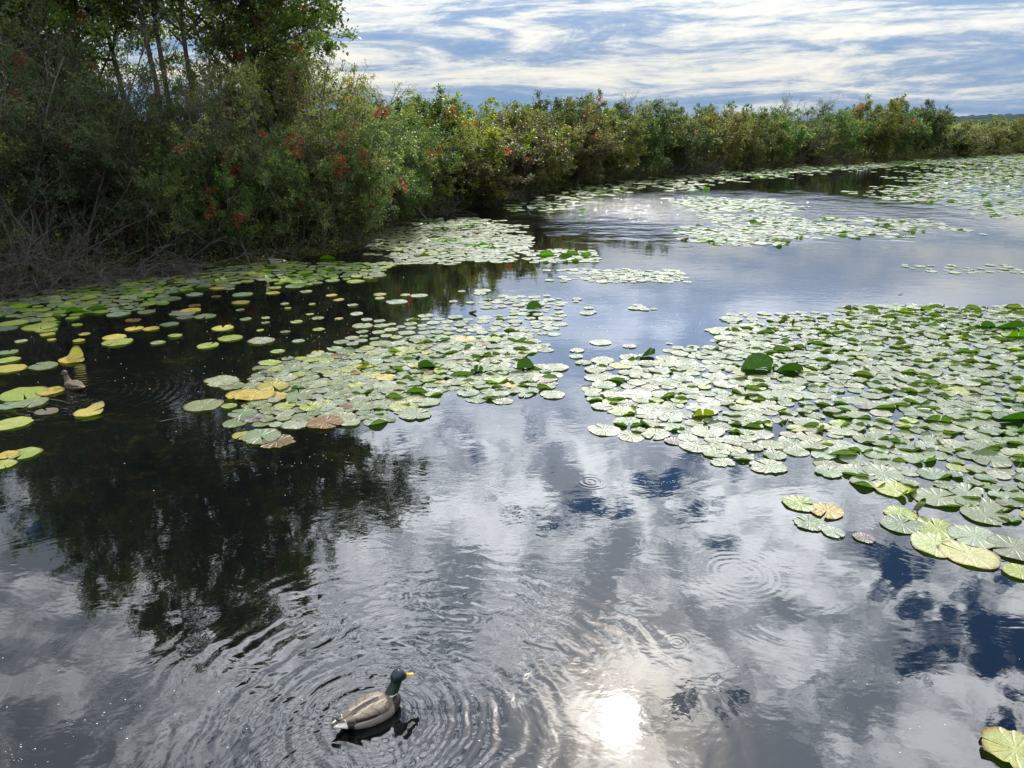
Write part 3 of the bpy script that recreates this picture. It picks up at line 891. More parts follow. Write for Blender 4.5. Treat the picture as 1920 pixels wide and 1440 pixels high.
# ------------------------------------------------------------------ dead brush at the water's edge
def brush(px0, px1, py0, py1, n, L, seed, label, lean=(0.3, -0.3), rad=0.011, back=0.4, up=0.7, name='brush_pile'):
    rng = np.random.default_rng(seed)
    t = rng.uniform(0, 1, n)
    a = np.array(at(px0, py0, back)); b = np.array(at(px1, py1, back))
    mid = (a + b) / 2
    st = a[None] * (1 - t)[:, None] + b[None] * t[:, None] - mid + rng.normal(0, 0.25, (n, 3)) * np.array([1, 1, 0])
    d = np.stack([rng.normal(lean[0], 0.55, n), rng.normal(lean[1], 0.45, n), rng.uniform(0.1, up, n) + 0.15], 1)
    p0 = grow(st, d, L * rng.uniform(0.5, 1.2, n), 8, 0.13, -0.11, rng)
    s, dd, LL = kids(p0, 5, 0.2, 1.0, 35, rng, L * 0.4)
    p1 = grow(s, dd, LL, 5, 0.18, -0.06, rng)
    s, dd, LL = kids(p1, 3, 0.2, 1.0, 40, rng, L * 0.16)
    p2 = grow(s, dd, LL, 3, 0.2, -0.05, rng)
    V, F = merge([tubes(p0, rad, rad * .4, 5), tubes(p1, rad * .45, rad * .22, 3), tubes(p2, rad * .3, rad * .15, 3)])
    V[:, 2] = np.maximum(V[:, 2], 0.002 + rng.uniform(0, 0.01, len(V)))
    o = link(name, mesh_np(name, V, F, M_DEAD), None, (mid[0], mid[1], 0))
    tag(o, label, 'dead branches', 'dead brush along the thicket edge')
    return o
brush(-90, 60, 575, 552, 70, 1.7, 31, 'dense tangle of thin grey dead twigs in the left corner', (0.1, -0.35), 0.009)
brush(50, 170, 550, 535, 60, 1.7, 32, 'arching heap of grey dead twigs beside the left corner tangle', (0.1, -0.3), 0.009)
brush(150, 300, 528, 512, 46, 2.0, 33, 'long low fan of bare branches reaching right over the water', (0.9, -0.3), 0.013, up=0.35)
brush(430, 560, 492, 482, 30, 1.2, 34, 'leaning grey sticks under the shrub with pale leaves', (0.1, -0.25), 0.010)
brush(570, 680, 480, 465, 24, 0.9, 35, 'small tangle of dead twigs at the tip of the point', (0.2, -0.2), 0.008)
brush(760, 850, 415, 400, 16, 1.3, 36, 'dead twigs under the round bright green shrub', (0.3, -0.3), 0.012)
brush(870, 1000, 390, 366, 30, 1.6, 37, 'grey twigs at the foot of the brownish shrubs', (0.2, -0.2), 0.013)
brush(1240, 1340, 331, 324, 26, 2.0, 38, 'grey driftwood twigs on the far bank by the pad strip', (0.2, -0.2), 0.02)
brush(1470, 1560, 312, 308, 22, 2.2, 39, 'pale dead branches at the foot of the nearly bare shrub', (0.2, -0.2), 0.022)

def stick(px, py, vec, rad, label, seed, name='dead_branch', mtl=None, forks=2):
    rng = np.random.default_rng(seed)
    L = np.linalg.norm(vec)
    p = grow(np.zeros((1, 3)), np.array([vec], float), np.array([L]), 8, 0.05, 0, rng)
    parts = [tubes(p, rad, rad * 0.4, 6)]
    if forks:
        s, d, LL = kids(p, forks, 0.3, 0.9, 35, rng, L * 0.35)
        parts.append(tubes(grow(s, d, LL, 5, 0.1, 0, rng), rad * .45, rad * .2, 4))
    V, F = merge(parts)
    o = link(name, mesh_np(name, V, F, mtl or M_DEAD, smooth=True), None, (*G0(px, py), 0.0))
    tag(o, label, 'branch', 'single dead branches at the water line')
stick(468, 496, (-0.35, 0.3, 0.95), 0.022, 'straight pale stick leaning left out of the water below the thicket', 1)
stick(360, 500, (-0.45, 0.3, 1.05), 0.016, 'thin curved bare stick left of the straight pale one', 2)
stick(800, 413, (-0.9, 0.5, 0.85), 0.05, 'thick dark slanting branch dipping into the water by the round shrub', 3, mtl=M_BARK, forks=0)
stick(1600, 301, (-1.6, 0.5, 0.8), 0.05, 'pale arched branch on the far bank by the dense clump', 4)
stick(520, 486, (0.5, 0.1, 0.5), 0.012, 'forked bare twig leaning right near the resting ducks', 5)

# ------------------------------------------------------------------ lily pads
C_G = (0.135, 0.172, 0.092); C_P = (0.205, 0.235, 0.155); C_Y = (0.34, 0.28, 0.06); C_YG = (0.22, 0.27, 0.06)
C_B = (0.12, 0.075, 0.03); C_V = (0.115, 0.10, 0.092); C_D = (0.045, 0.095, 0.02); C_L = (0.13, 0.24, 0.02)
KINDS = {'green': (C_G, .25), 'pale': (C_P, .35), 'yellow': (C_Y, 1.5), 'pale yellow': ((0.33, 0.34, 0.15), .9), 'yellow green': (C_YG, .5), 'brown': (C_B, 1.0), 'purple grey': (C_V, .4),
         'dark green': (C_D, .1), 'lime': (C_L, .1)}

def pad_arrays(x, y, r, kind, flaps, rng, lod=0, z=0.008, rot=None, tilt=0.016, dome=0.0, torn=0.0):
    """one floating leaf: notched disc with wavy rim; flaps = [(dir, start, angle, curl_radius)] lifted edge parts"""
    if lod == 0:
        n, rings_ = 34, [0.0, .22, .42, .58, .70, .80, .88, .95, 1.0]
    elif lod == 1:
        n, rings_ = 20, [0.0, .4, .68, .86, 1.0]
    else:
        n, rings_ = 10, [0.0, 1.0] if not flaps else [0.0, .6, 1.0]
    rot = rng.uniform(0, 2 * math.pi) if rot is None else rot
    gap = 0.02 + 0.16 * rng.random() ** 1.5
    th = np.linspace(gap, 2 * math.pi - gap, n)
    k1, k2 = rng.uniform(0, 6.28, 2)
    rad = 1 + 0.045 * np.sin(2 * th + k1) + 0.025 * np.sin(5 * th + k2) + 0.02 * np.sin(3 * th + 2 * k2)
    if lod == 0 and (torn > .3 or rng.random() < .12):      # bites and rotted bays in the rim
        for _ in range(rng.integers(1, 4)):
            tc_ = rng.uniform(.4, 5.9); dpt = rng.uniform(.08, .32)
            rad = rad - dpt * np.exp(-((th - tc_) / rng.uniform(.10, .28)) ** 2)
    if lod == 0:
        rad = rad + (0.010 + torn * .035) * np.sin(th * rng.integers(17, 24) + k1) + rng.normal(0, 0.006 + 0.03 * torn, n)
    rad[0] *= 0.90; rad[-1] *= 0.90
    rr = np.array(rings_)[1:]
    ca, sa = np.cos(th), np.sin(th)
    U = np.concatenate([[[0, 0]], (rr[:, None, None] * np.stack([rad * ca, rad * sa], 1)[None]).reshape(-1, 2)])
    rho = np.linalg.norm(U, axis=1)
    tt = np.arctan2(U[:, 1], U[:, 0])
    el = rng.uniform(0.88, 1.0)
    px = U[:, 0] * r; py = U[:, 1] * r * el
    pz = (0.018 * r * np.sin(tt * 3 + k1) * rho ** 2 + 0.014 * r * np.sin(tt * 7 + k2) * rho ** 3 + dome * r * rho ** 3)
    c, s = math.cos(rot), math.sin(rot)
    wx, wy = px * c - py * s, px * s + py * c
    for (fd, f0, fa, fr) in flaps:
        fx, fy = math.cos(fd), math.sin(fd)
        s_ = wx * fx + wy * fy - f0 * r
        # curl radius in metres
        Rc = max(fr * r, 0.004)
        ang_ = np.clip(s_ / Rc, 0, fa)
        rest = np.maximum(s_ - fa * Rc, 0)
        ns = np.where(s_ > 0, Rc * np.sin(ang_) + rest * math.cos(fa), s_)
        nz = np.where(s_ > 0, Rc * (1 - np.cos(ang_)) + rest * math.sin(fa), 0)
        wx = wx + (ns - s_) * fx; wy = wy + (ns - s_) * fy; pz = pz + nz
    ta = rng.uniform(0, 6.28); tl = rng.normal(0, tilt)
    pz = pz + (wx * math.cos(ta) + wy * math.sin(ta)) * tl
    zz = np.maximum(pz + z, 0.0015)
    V = np.stack([wx + x, wy + y, zz], 1)
    F4, F3 = [], []
    for j in range(n - 1):
        F3.append((0, 1 + j, 2 + j))
    for i in range(len(rr) - 1):
        for j in range(n - 1):
            a = 1 + i * n + j
            F4.append((a, a + n, a + n + 1, a + 1))
    base, dec = KINDS[kind]
    v = rng.uniform(0.82, 1.18)
    h = rng.uniform(0.9, 1.12)
    col = (base[0] * v * h, base[1] * v, base[2] * v * rng.uniform(.85, 1.15), min(1, dec * rng.uniform(0.2, 1.4)))
    return V, F3, F4, U, col

_lay = {}
PADS = []      # dicts
def add_pad(x, y, r, kind, flaps=(), zone='', **kw):
    PADS.append(dict(x=x, y=y, r=r, kind=kind, flaps=list(flaps), zone=zone, kw=kw))

def scale_at(x, y):
    zc_ = y * math.cos(PITCH) + CH * math.sin(PITCH)
    return FPX / zc_

prng = np.random.default_rng(2024)
SOUTH = -math.pi / 2
def near_flap(rng, big=False):
    """edge facing the platform lifted by the wind"""
    out_ = []
    k = rng.random()
    a0 = SOUTH + rng.normal(0, 0.35)
    if k < 0.45:
        out_.append((a0, rng.uniform(.42, .74), rng.uniform(0.9, 1.6), rng.uniform(.06, .16)))
    elif k < 0.8:
        out_.append((a0 - rng.uniform(.5, .8), rng.uniform(.6, .78), rng.uniform(0.9, 1.4), .1))
        out_.append((a0 + rng.uniform(.5, .8), rng.uniform(.6, .78), rng.uniform(0.9, 1.4), .1))
    else:
        out_.append((a0 + math.pi + rng.normal(0, .6), rng.uniform(.6, .8), rng.uniform(0.8, 1.3), .1))
    return out_

# hand placed ones: px, py, width px, kind, flaps, note, extra
U_ = math.pi / 2
HAND = [
    (1816, 1042, 104, 'pale yellow', [], 'rim', {}), (1755, 1023, 98, 'pale yellow', [], '', {}), (1690, 985, 78, 'green', [], '', {}), (1825, 1008, 92, 'pale', [], '', {}),
    (1900, 1030, 96, 'green', [], '', {}), (1688, 965, 60, 'yellow green', [], '', {}), (1755, 992, 84, 'yellow green', [], 'rim', {}), (1620, 1010, 40, 'purple grey', [], '', {}),
    (1562, 1000, 42, 'pale', [], '', {}), (1516, 982, 60, 'green', [], 'torn', {'torn': .6}), (1500, 946, 66, 'yellow green', [], 'rim', {}), (1550, 960, 62, 'yellow', [], 'rim', {}),
    (1760, 935, 95, 'green', [(SOUTH, .7, 1.2, .08)], '', {}), (1845, 968, 80, 'green', [], '', {}), (1355, 868, 46, 'pale', [], 'torn', {'torn': 1.0}), (1440, 876, 70, 'pale', [], 'torn', {'torn': 1.0}),
    (1912, 1075, 60, 'yellow green', [], '', {}),
    # loose pads of the lower middle
    (780, 778, 62, 'green', [], 'torn', {'torn': .6}), (1042, 690, 48, 'pale', [], '', {}), (1036, 741, 48, 'pale', [], '', {}), (938, 739, 34, 'pale', [], '', {}), (985, 742, 30, 'pale', [], 'torn', {'torn': 1}),
    (382, 761, 70, 'green', [], '', {}), (430, 763, 30, 'yellow green', [], '', {}), (416, 716, 70, 'pale', [], 'torn', {'torn': .8}), (436, 725, 48, 'green', [], '', {}),
    (490, 820, 78, 'green', [], 'torn', {'torn': 1.0}), (455, 818, 40, 'yellow', [], 'torn', {'torn': .8}), (520, 829, 66, 'brown', [], 'torn', {'torn': 1}),
    (475, 785, 46, 'purple grey', [], '', {}),
    # left margin pads
    (25, 795, 70, 'yellow green', [], '', {}), (45, 740, 90, 'yellow green', [], '', {}), (95, 735, 50, 'yellow', [], '', {}), (60, 756, 60, 'green', [], '', {}), (20, 762, 50, 'green', [], '', {}),
    (88, 773, 42, 'purple grey', [], '', {}), (46, 852, 58, 'yellow green', [], '', {}), (8, 873, 46, 'yellow green', [], '', {}), (15, 855, 40, 'yellow', [], 'torn', {'torn': .8}),
    (82, 687, 54, 'green', [], '', {}), (15, 676, 42, 'yellow green', [], '', {}), (18, 692, 60, 'yellow', [], '', {}), (16, 662, 36, 'green', [], '', {}),
    (25, 607, 52, 'yellow green', [], '', {}), (12, 617, 44, 'green', [], '', {}), (75, 614, 62, 'yellow green', [], '', {}), (88, 620, 38, 'yellow green', [], '', {}), (90, 628, 28, 'yellow', [], '', {}),
    (145, 610, 22, 'yellow green', [], '', {}), (215, 633, 44, 'yellow', [], '', {}), (220, 643, 58, 'yellow green', [], '', {}), (252, 617, 34, 'yellow', [], '', {}), (284, 617, 32, 'yellow', [], '', {}),
    (318, 609, 34, 'green', [], '', {}), (222, 590, 44, 'pale', [], '', {}), (275, 586, 34, 'green', [], '', {}), (342, 588, 50, 'pale', [], '', {}), (358, 583, 40, 'yellow', [], '', {}), (385, 594, 40, 'green', [], '', {}),
    (348, 596, 34, 'purple grey', [], '', {}), (390, 649, 42, 'yellow green', [], '', {}), (432, 635, 44, 'yellow green', [], '', {}), (418, 616, 42, 'yellow', [], '', {}), (490, 640, 50, 'pale', [], '', {}),
    (560, 640, 24, 'pale', [], '', {}), (455, 553, 38, 'pale', [], '', {}), (452, 568, 34, 'yellow', [], '', {}), (365, 553, 34, 'pale', [], '', {}), (320, 561, 40, 'green', [], '', {}), (410, 541, 34, 'yellow', [], '', {}),
    (515, 540, 26, 'yellow green', [], '', {}), (512, 550, 28, 'yellow', [], '', {}), (405, 557, 20, 'brown', [], '', {}), (365, 574, 24, 'brown', [], '', {}), (540, 579, 14, 'yellow green', [], '', {}),
    (556, 604, 24, 'yellow green', [], '', {}), (680, 612, 40, 'pale', [], '', {}), (712, 553, 26, 'yellow', [], '', {}), (744, 567, 42, 'pale', [], '', {}), (786, 555, 34, 'pale', [], '', {}), (760, 554, 20, 'pale', [], '', {}),
    (712, 560, 20, 'pale', [], '', {}), (866, 547, 16, 'pale', [], '', {}), (905, 546, 34, 'pale', [], '', {}), (900, 551, 26, 'pale', [], '', {}), (882, 568, 18, 'pale', [], '', {}), (850, 566, 18, 'pale', [], '', {}),
    (970, 628, 34, 'pale', [], '', {}), (1126, 643, 40, 'pale', [], '', {}), (1082, 658, 28, 'pale', [], '', {}), (1080, 669, 28, 'pale', [], '', {}), (1020, 648, 26, 'pale', [], '', {}), (1180, 650, 26, 'pale', [], '', {}),
    (1255, 645, 12, 'pale', [], '', {}), (1300, 652, 24, 'pale', [], '', {}), (1195, 573, 20, 'pale', [], '', {}), (1190, 579, 24, 'pale', [], '', {}), (1208, 581, 20, 'pale', [], '', {}), (1226, 580, 14, 'pale', [], '', {}), (1202, 577, 20, 'pale', [], '', {}),
    (1335, 620, 26, 'yellow', [], 'torn', {'torn': 1}), (1350, 624, 40, 'pale', [], '', {}), (1104, 578, 20, 'pale', [], '', {}), (1100, 588, 28, 'pale', [], '', {}), (1112, 586, 16, 'pale', [], '', {}),
    (1250, 514, 30, 'pale', [], '', {}), (1240, 519, 30, 'pale', [], '', {}),
]
for (px, py, wpx, kind, fl, note, ex) in HAND:
    x, y = G0(px, py)
    add_pad(x, y, wpx / 2 / scale_at(x, y), kind, fl, 'loose', z=0.010 + prng.uniform(0, .006), tilt=0.006, **ex)

# leaves folded up or standing: what the photograph singles out
SPECIAL = [
    (1420, 697, 62, 'dark green', [(SOUTH, -0.15, 1.75, .12)], 'large olive green leaf folded upright in the right raft'),
    (1478, 697, 50, 'dark green', [(SOUTH, .1, 1.3, .2)], 'curled dark leaf just right of the big upright folded leaf'),
    (985, 694, 36, 'dark green', [(SOUTH, -0.2, 1.6, .15)], 'dark green upright tip leaf at the right end of the middle raft'),
    (1215, 670, 34, 'dark green', [(SOUTH + .6, -.1, 1.3, .15)], 'small dark leaf propped up at the left corner of the right raft'),
    (1002, 584, 30, 'dark green', [(SOUTH, -0.3, 1.5, .1)], 'dark heart shaped leaf standing alone out on open water'),
    (1318, 782, 42, 'yellow', [(SOUTH, 0.0, 1.35, .25)], 'mustard yellow curled leaf in the right raft near its left margin'),
    (1448, 800, 28, 'yellow green', [(SOUTH + 1.2, -.1, 1.5, .15)], 'small pointed yellow green leaf tip poking out of the right raft'),
    (895, 700, 30, 'dark green', [(SOUTH, -.1, 1.4, .2)], 'folded leaf with a yellow edge in the middle raft'),
    (800, 690, 36, 'dark green', [(SOUTH, .0, 1.3, .2)], 'dark folded leaf in the centre of the middle raft'),
    (140, 676, 56, 'yellow', [(SOUTH + 2.6, .0, 1.4, .2)], 'golden half folded leaf alone above the small brown duck'),
    (170, 775, 58, 'yellow', [(SOUTH + 2.5, .1, 0.5, .3)], 'orange yellow crumpled leaf on dark water below the small duck'),
    (1900, 788, 72, 'dark green', [(SOUTH, .0, 0.9, .5)], 'glossy dark leaf humped up at the right edge'),
    (1888, 615, 58, 'dark green', [(SOUTH, .2, 1.1, .3)], 'big raised green leaf at the right edge above the raft'),
    (1908, 632, 62, 'lime', [(SOUTH, .1, 1.0, .3)], 'bright green raised leaf cut by the right edge'),
    (1840, 612, 48, 'dark green', [(SOUTH, .35, 1.1, .2)], 'raised green leaf left of the big ones at the right edge'),
    (150, 584, 46, 'lime', [(SOUTH, .45, 1.1, .12)], 'brightest lime green leaf near the left shore'),
    (184, 580, 40, 'lime', [(SOUTH + .4, .4, 1.2, .12)], 'lime green leaf touching the brightest one'),
    (118, 586, 34, 'lime', [], 'small lime leaf left of the brightest one'),
    (615, 487, 30, 'lime', [(SOUTH, .1, 1.0, .3)], 'green leaf raised like a tent near the shore point'),
    (572, 512, 34, 'lime', [], 'lime leaf lying right of the white standing leaf'),
    (478, 742, 78, 'yellow', [], 'broad golden yellow leaf at the left of the middle raft'),
    (512, 727, 62, 'yellow', [], 'yellow leaf behind the broad golden one'),
    (610, 795, 70, 'brown', [], 'orange brown sunken leaf under the front of the middle raft'),
    (452, 742, 60, 'yellow', [], 'yellow leaf at the left tip of the middle raft'),
    (1025, 480, 32, 'lime', [(SOUTH, .1, 1.1, .3)], 'lime leaf raised at the left end of the small green clump'),
    (1058, 484, 24, 'dark green', [(SOUTH, .1, 1.3, .3)], 'round dark leaf drooping in the small green clump'),
    (1072, 477, 28, 'lime', [(SOUTH, .2, 1.1, .3)], 'green leaf standing in the middle of the small green clump'),
    (1098, 479, 24, 'lime', [(SOUTH, .2, 1.1, .3)], 'green leaf at the right end of the small green clump'),
]
for (px, py, wpx, kind, fl, lab) in SPECIAL:
    x, y = G0(px, py)
    add_pad(x, y, wpx / 2 / scale_at(x, y), kind, fl, 'special', z=0.022, label=lab, tilt=0.004)

def inside(poly, px, py):
    c = False
    n = len(poly)
    j = n - 1
    for i in range(n):
        xi, yi = poly[i]; xj, yj = poly[j]
        if (yi > py) != (yj > py) and px < (xj - xi) * (py - yi) / (yj - yi) + xi:
            c = not c
        j = i
    return c

grid = {}
def near_ok(x, y, r, f):
    gx, gy = int(x // 0.4), int(y // 0.4)
    for i in range(gx - 1, gx + 2):
        for j in range(gy - 1, gy + 2):
            for (a, b, q) in grid.get((i, j), ()):
                if (a - x) ** 2 + (b - y) ** 2 < (f * (r + q)) ** 2:
                    return False
    return True
def reg(x, y, r):
    grid.setdefault((int(x // 0.4), int(y // 0.4)), []).append((x, y, r))
for p in PADS:
    reg(p['x'], p['y'], p['r'])

def scatter(poly, zone, rmean, f, tries, mixk, pflap, holes=0.0, flapfun=None):
    """fill a patch of water with pads by dart throwing on the ground"""
    W = [G0(*q) for q in poly]
    x0, x1 = min(a for a, b in W), max(a for a, b in W)
    y0, y1 = min(b for a, b in W), max(b for a, b in W)
    ks = list(mixk); pr = np.array([mixk[k] for k in ks]); pr = pr / pr.sum()
    cnt = 0
    xs = prng.uniform(x0, x1, tries); ys = prng.uniform(y0, y1, tries)
    ph = prng.uniform(0, 6.28, 4)
    kidx = prng.choice(len(ks), tries, p=pr)
    for q in range(tries):
        x, y = xs[q], ys[q]
        dq = math.hypot(x, y) * 0.026
        wx_ = x + dq * (0.5 * math.sin(y * 2.1 + ph[0]) + 0.5 * math.sin(y * 5.3 + x * 2 + ph[1]) + 0.4 * prng.normal())
        wy_ = y + dq * (0.9 * math.sin(x * 1.9 + ph[2]) + 0.7 * math.sin(x * 4.7 + y + ph[3]) + 0.5 * prng.normal())
        if not inside(W, wx_, wy_):
            continue
        if holes > 0:
            s = math.sin(x * 1.3 + ph[0] + 1.2 * math.sin(y * .7 + ph[3])) + math.sin(y * 1.1 + ph[1]) + math.sin((x + y) * 2.3 + ph[2])
            if s < -3 + holes * 3 + prng.normal(0, .5):
                continue
        r = rmean * prng.uniform(0.58, 1.32)
        if not near_ok(x, y, r, f):
            continue
        reg(x, y, r)
        fl = ()
        pf = pflap(x, y) if callable(pflap) else pflap
        if prng.random() < pf:
            fl = near_flap(prng)
        kd = ks[kidx[q]]
        if zone.startswith('far') or zone == 'cove':
            s2 = math.sin(x * 1.9 + ph[1] + 1.5 * math.sin(y * 1.3)) * math.sin(y * 0.9 + ph[2]) + 0.5 * math.sin((x - y) * 2.7 + ph[0])
            if s2 > 0.75 and prng.random() < .7:
                kd = 'lime' if prng.random() < .55 else 'dark green'
                fl = near_flap(prng) if prng.random() < .5 else ()
            elif kd in ('lime',):
                kd = 'green'
        if fl and kd == 'pale' and prng.random() < 0.6:
            kd = 'green'
        add_pad(x, y, r, kd, fl, zone, z=0.004 + prng.uniform(0, .010), dome=prng.uniform(-.02, .035), torn=0.6 * (prng.random() < .2))
        cnt += 1
    return cnt

RIGHT = [(1095, 715), (1100, 690), (1170, 672), (1300, 668), (1375, 655), (1365, 625), (1440, 600), (1570, 596), (1690, 572), (1800, 572), (1990, 575), (1990, 990),
         (1880, 985), (1830, 950), (1700, 945), (1600, 915), (1600, 870), (1490, 845), (1370, 850), (1300, 815), (1215, 800), (1145, 790), (1180, 755), (1100, 738)]
MID = [(440, 770), (440, 752), (520, 720), (480, 700), (500, 684), (590, 672), (650, 655), (740, 640), (830, 632), (960, 640), (1010, 655), (1000, 685), (1035, 705), (1035, 722), (900, 735), (890, 750),
       (830, 745), (740, 765), (720, 778), (655, 790), (590, 797), (470, 790)]
def rf(x, y):
    px = 960 + x * scale_at(x, y)
    return 0.80 if px > 1480 else (0.5 if px > 1360 else 0.16)
n_r = scatter(RIGHT, 'right raft', 0.140, 0.67, 36000, {'pale': 5, 'green': 6, 'yellow green': 0.5, 'purple grey': .08}, rf)
n_m = scatter(MID, 'middle raft', 0.130, 0.60, 12000, {'pale': 4, 'green': 7, 'yellow green': 1.5, 'yellow': .4, 'brown': .15, 'purple grey': .12},
              lambda x, y: 0.55 if x > -1.6 else 0.12)
scatter([(840, 640), (760, 620), (830, 600), (900, 590), (1000, 600), (1060, 600), (1000, 620), (980, 650)], 'open water', 0.105, 0.85, 1200, {'pale': 6, 'green': 1}, .05, .45)
scatter([(640, 640), (700, 612), (830, 595), (880, 600), (800, 640), (700, 655)], 'open water', 0.115, 0.9, 700, {'pale': 6, 'green': 2, 'yellow green': 1}, .05, .3)
scatter([(900, 575), (940, 555), (1030, 548), (1090, 560), (1060, 580), (1000, 590), (940, 590)], 'open water', 0.095, 0.9, 900, {'pale': 6}, .02, .4)
scatter([(1010, 512), (1160, 505), (1275, 510), (1275, 517), (1200, 521), (1160, 530), (1060, 530), (1120, 518)], 'open water', 0.10, 0.72, 3000, {'pale': 6}, .02, .25)
scatter([(1380, 590), (1480, 585), (1600, 590), (1520, 610), (1400, 620)], 'right raft', 0.11, 0.95, 600, {'pale': 6}, .0, .3)
scatter([(1250, 660), (1340, 640), (1380, 640), (1370, 660)], 'right raft', 0.11, 0.9, 300, {'pale': 6}, .0, .2)
# left shore band and the scattered ones along it
scatter([(-60, 605), (-40, 575), (110, 552), (250, 526), (430, 505), (560, 494), (735, 492), (725, 512), (640, 520), (430, 536), (330, 552), (260, 575), (110, 592), (0, 598)],
        'left shore', 0.150, 0.68, 14000, {'green': 7, 'pale': 2, 'yellow green': 3, 'lime': 3}, .12, .08)
scatter([(0, 660), (0, 600), (300, 575), (640, 540), (690, 600), (560, 660), (300, 650)], 'left water', 0.100, 1.7, 260, {'green': 2, 'yellow green': 5, 'yellow': 1.6, 'brown': .6, 'pale': 2}, .03, .2)
# cove below the round shrub
scatter([(695, 452), (740, 428), (850, 408), (900, 415), (960, 440), (985, 455), (1000, 470), (930, 490), (790, 495), (725, 488), (770, 470)], 'cove', 0.135, 0.68, 16000,
        {'pale': 7, 'green': 3, 'lime': .25, 'yellow green': .4}, .04, .33)
scatter([(1000, 488), (1010, 470), (1100, 468), (1120, 480), (1100, 492)], 'cove', 0.12, 0.75, 1500, {'pale': 4, 'lime': 1.5, 'green': 2}, .3, .1)
# strip in front of the far bank
FARK = {'pale': 6, 'green': 4, 'lime': 1.6, 'yellow green': .8}
scatter([(925, 400), (1000, 375), (1080, 354), (1240, 335), (1400, 321), (1500, 314), (1700, 302), (1800, 298), (1800, 305), (1640, 312), (1500, 324), (1350, 338), (1230, 345), (1160, 355), (1100, 378), (1040, 392)],
        'far strip', 0.19, 0.70, 26000, FARK, .12, .3)
scatter([(1780, 300), (1920, 289), (2050, 284), (2050, 292), (1900, 299), (1780, 306)], 'far strip', 0.24, 0.7, 9000, FARK, .1, .1)
scatter([(1690, 352), (1740, 330), (1800, 313), (1900, 303), (2060, 300), (2060, 405), (1920, 410), (1800, 395), (1780, 375), (1650, 374), (1640, 366)],
        'far right', 0.18, 0.80, 30000, FARK, .16, .42)
scatter([(1250, 372), (1380, 370), (1470, 378), (1490, 392), (1400, 395), (1330, 400), (1280, 392)], 'far patch', 0.16, 0.72, 4000, {'pale': 5, 'green': 3, 'lime': 2.6}, .15, .42)
scatter([(1290, 456), (1300, 440), (1340, 424), (1450, 412), (1620, 408), (1760, 418), (1770, 428), (1640, 436), (1500, 440), (1400, 462)], 'far patch', 0.145, 0.70, 12000,
        {'pale': 6, 'green': 3, 'lime': 2.0, 'brown': .2}, .16, .55)
scatter([(1330, 405), (1480, 402), (1480, 410), (1340, 424)], 'far patch', 0.14, 0.9, 1500, {'pale': 5}, .0, .4)
scatter([(1700, 500), (1840, 495), (1920, 505), (1920, 512), (1720, 512)], 'far patch', 0.10, 1.2, 500, {'pale': 5}, .0, .5)
scatter([(1240, 350), (1330, 345), (1330, 352), (1240, 358)], 'far patch', 0.2, .8, 500, {'pale': 5}, .0, .3)

# ---- build: the 300 that show largest one by one, the rest as one mass
for p in PADS:
    sc_ = scale_at(p['x'], p['y'])
    zc_ = p['y'] * math.cos(PITCH) + CH * math.sin(PITCH)
    p['px'] = 960 + p['x'] * sc_
    p['py'] = 720 + FPX * ((CH * math.cos(PITCH) - p['y'] * math.sin(PITCH)) / zc_)
    sin_e = CH / math.hypot(math.hypot(p['x'], p['y']), CH)
    p['area'] = (p['r'] * sc_) ** 2 * sin_e
    hw = p['r'] * sc_
    p['vis'] = -hw * .6 < p['px'] < 1920 + hw * .6 and p['py'] < 1440
    if 'label' in p['kw'] and p['vis']:
        p['area'] += 1e5
order = sorted([p for p in PADS if p['vis']], key=lambda p: -p['area'])
SINGLE = order[:300]
ids = set(id(p) for p in SINGLE)

LAND = [(SP[0], SP[1], SP[5]) for SP in SPECIAL]
marks = [  # short names of landmarks for the labels
    (1420, 697, 'the big upright folded leaf'), (985, 694, 'the upright tip leaf'), (1215, 670, 'the propped dark leaf'), (1002, 584, 'the standing heart shaped leaf'),
    (1318, 782, 'the mustard curled leaf'), (1448, 800, 'the pointed leaf tip'), (800, 690, 'the dark folded leaf'), (140, 676, 'the golden half folded leaf'), (172, 775, 'the crumpled orange leaf'),
    (1900, 788, 'the glossy humped leaf'), (1890, 617, 'the big raised edge leaf'), (480, 745, 'the broad golden leaf'), (610, 795, 'the sunken orange leaf'), (1716, 945, 'the rolled tube leaf'),
    (150, 583, 'the brightest lime leaf'), (500, 525, 'the white standing leaf'), (615, 487, 'the tent shaped leaf'), (1840, 612, 'the raised shore side leaf'), (490, 820, 'the frayed island pad'),
    (1816, 1042, 'the large pale yellow near pad'), (135, 725, 'the small brown duck'), (690, 1352, 'the mallard drake'), (1525, 960, 'the joined spotted pair'), (1042, 690, 'the lone oval pad'),
    (1650, 700, 'the middle of the right raft'), (1600, 850, 'the right raft\'s front bay'), (1195, 577, 'the tiny pad cluster'),
]
marks = [(G0(a, b), c) for a, b, c in marks]
ORD = ['nearest', 'second', 'third', 'fourth', 'fifth', 'sixth', 'seventh', 'eighth', 'ninth', 'tenth', 'eleventh', 'twelfth', 'thirteenth', 'fourteenth', 'fifteenth', 'sixteenth']
bucket = {}
for p in SINGLE:
    if 'label' in p['kw']:
        continue
    best = min(marks, key=lambda m: (m[0][0] - p['x']) ** 2 + (m[0][1] - p['y']) ** 2)
    dx, dy = p['x'] - best[0][0], p['y'] - best[0][1]
    if abs(dx) > abs(dy):
        dr = 'right of' if dx > 0 else 'left of'
    else:
        dr = 'behind' if dy > 0 else 'in front of'
    look = p['kind']
    if p['flaps']:
        look += ' raised edge'
    elif p['kw'].get('torn', 0) > .3:
        look += ' torn'
    bucket.setdefault((look, dr, best[1]), []).append((math.hypot(dx, dy), p))
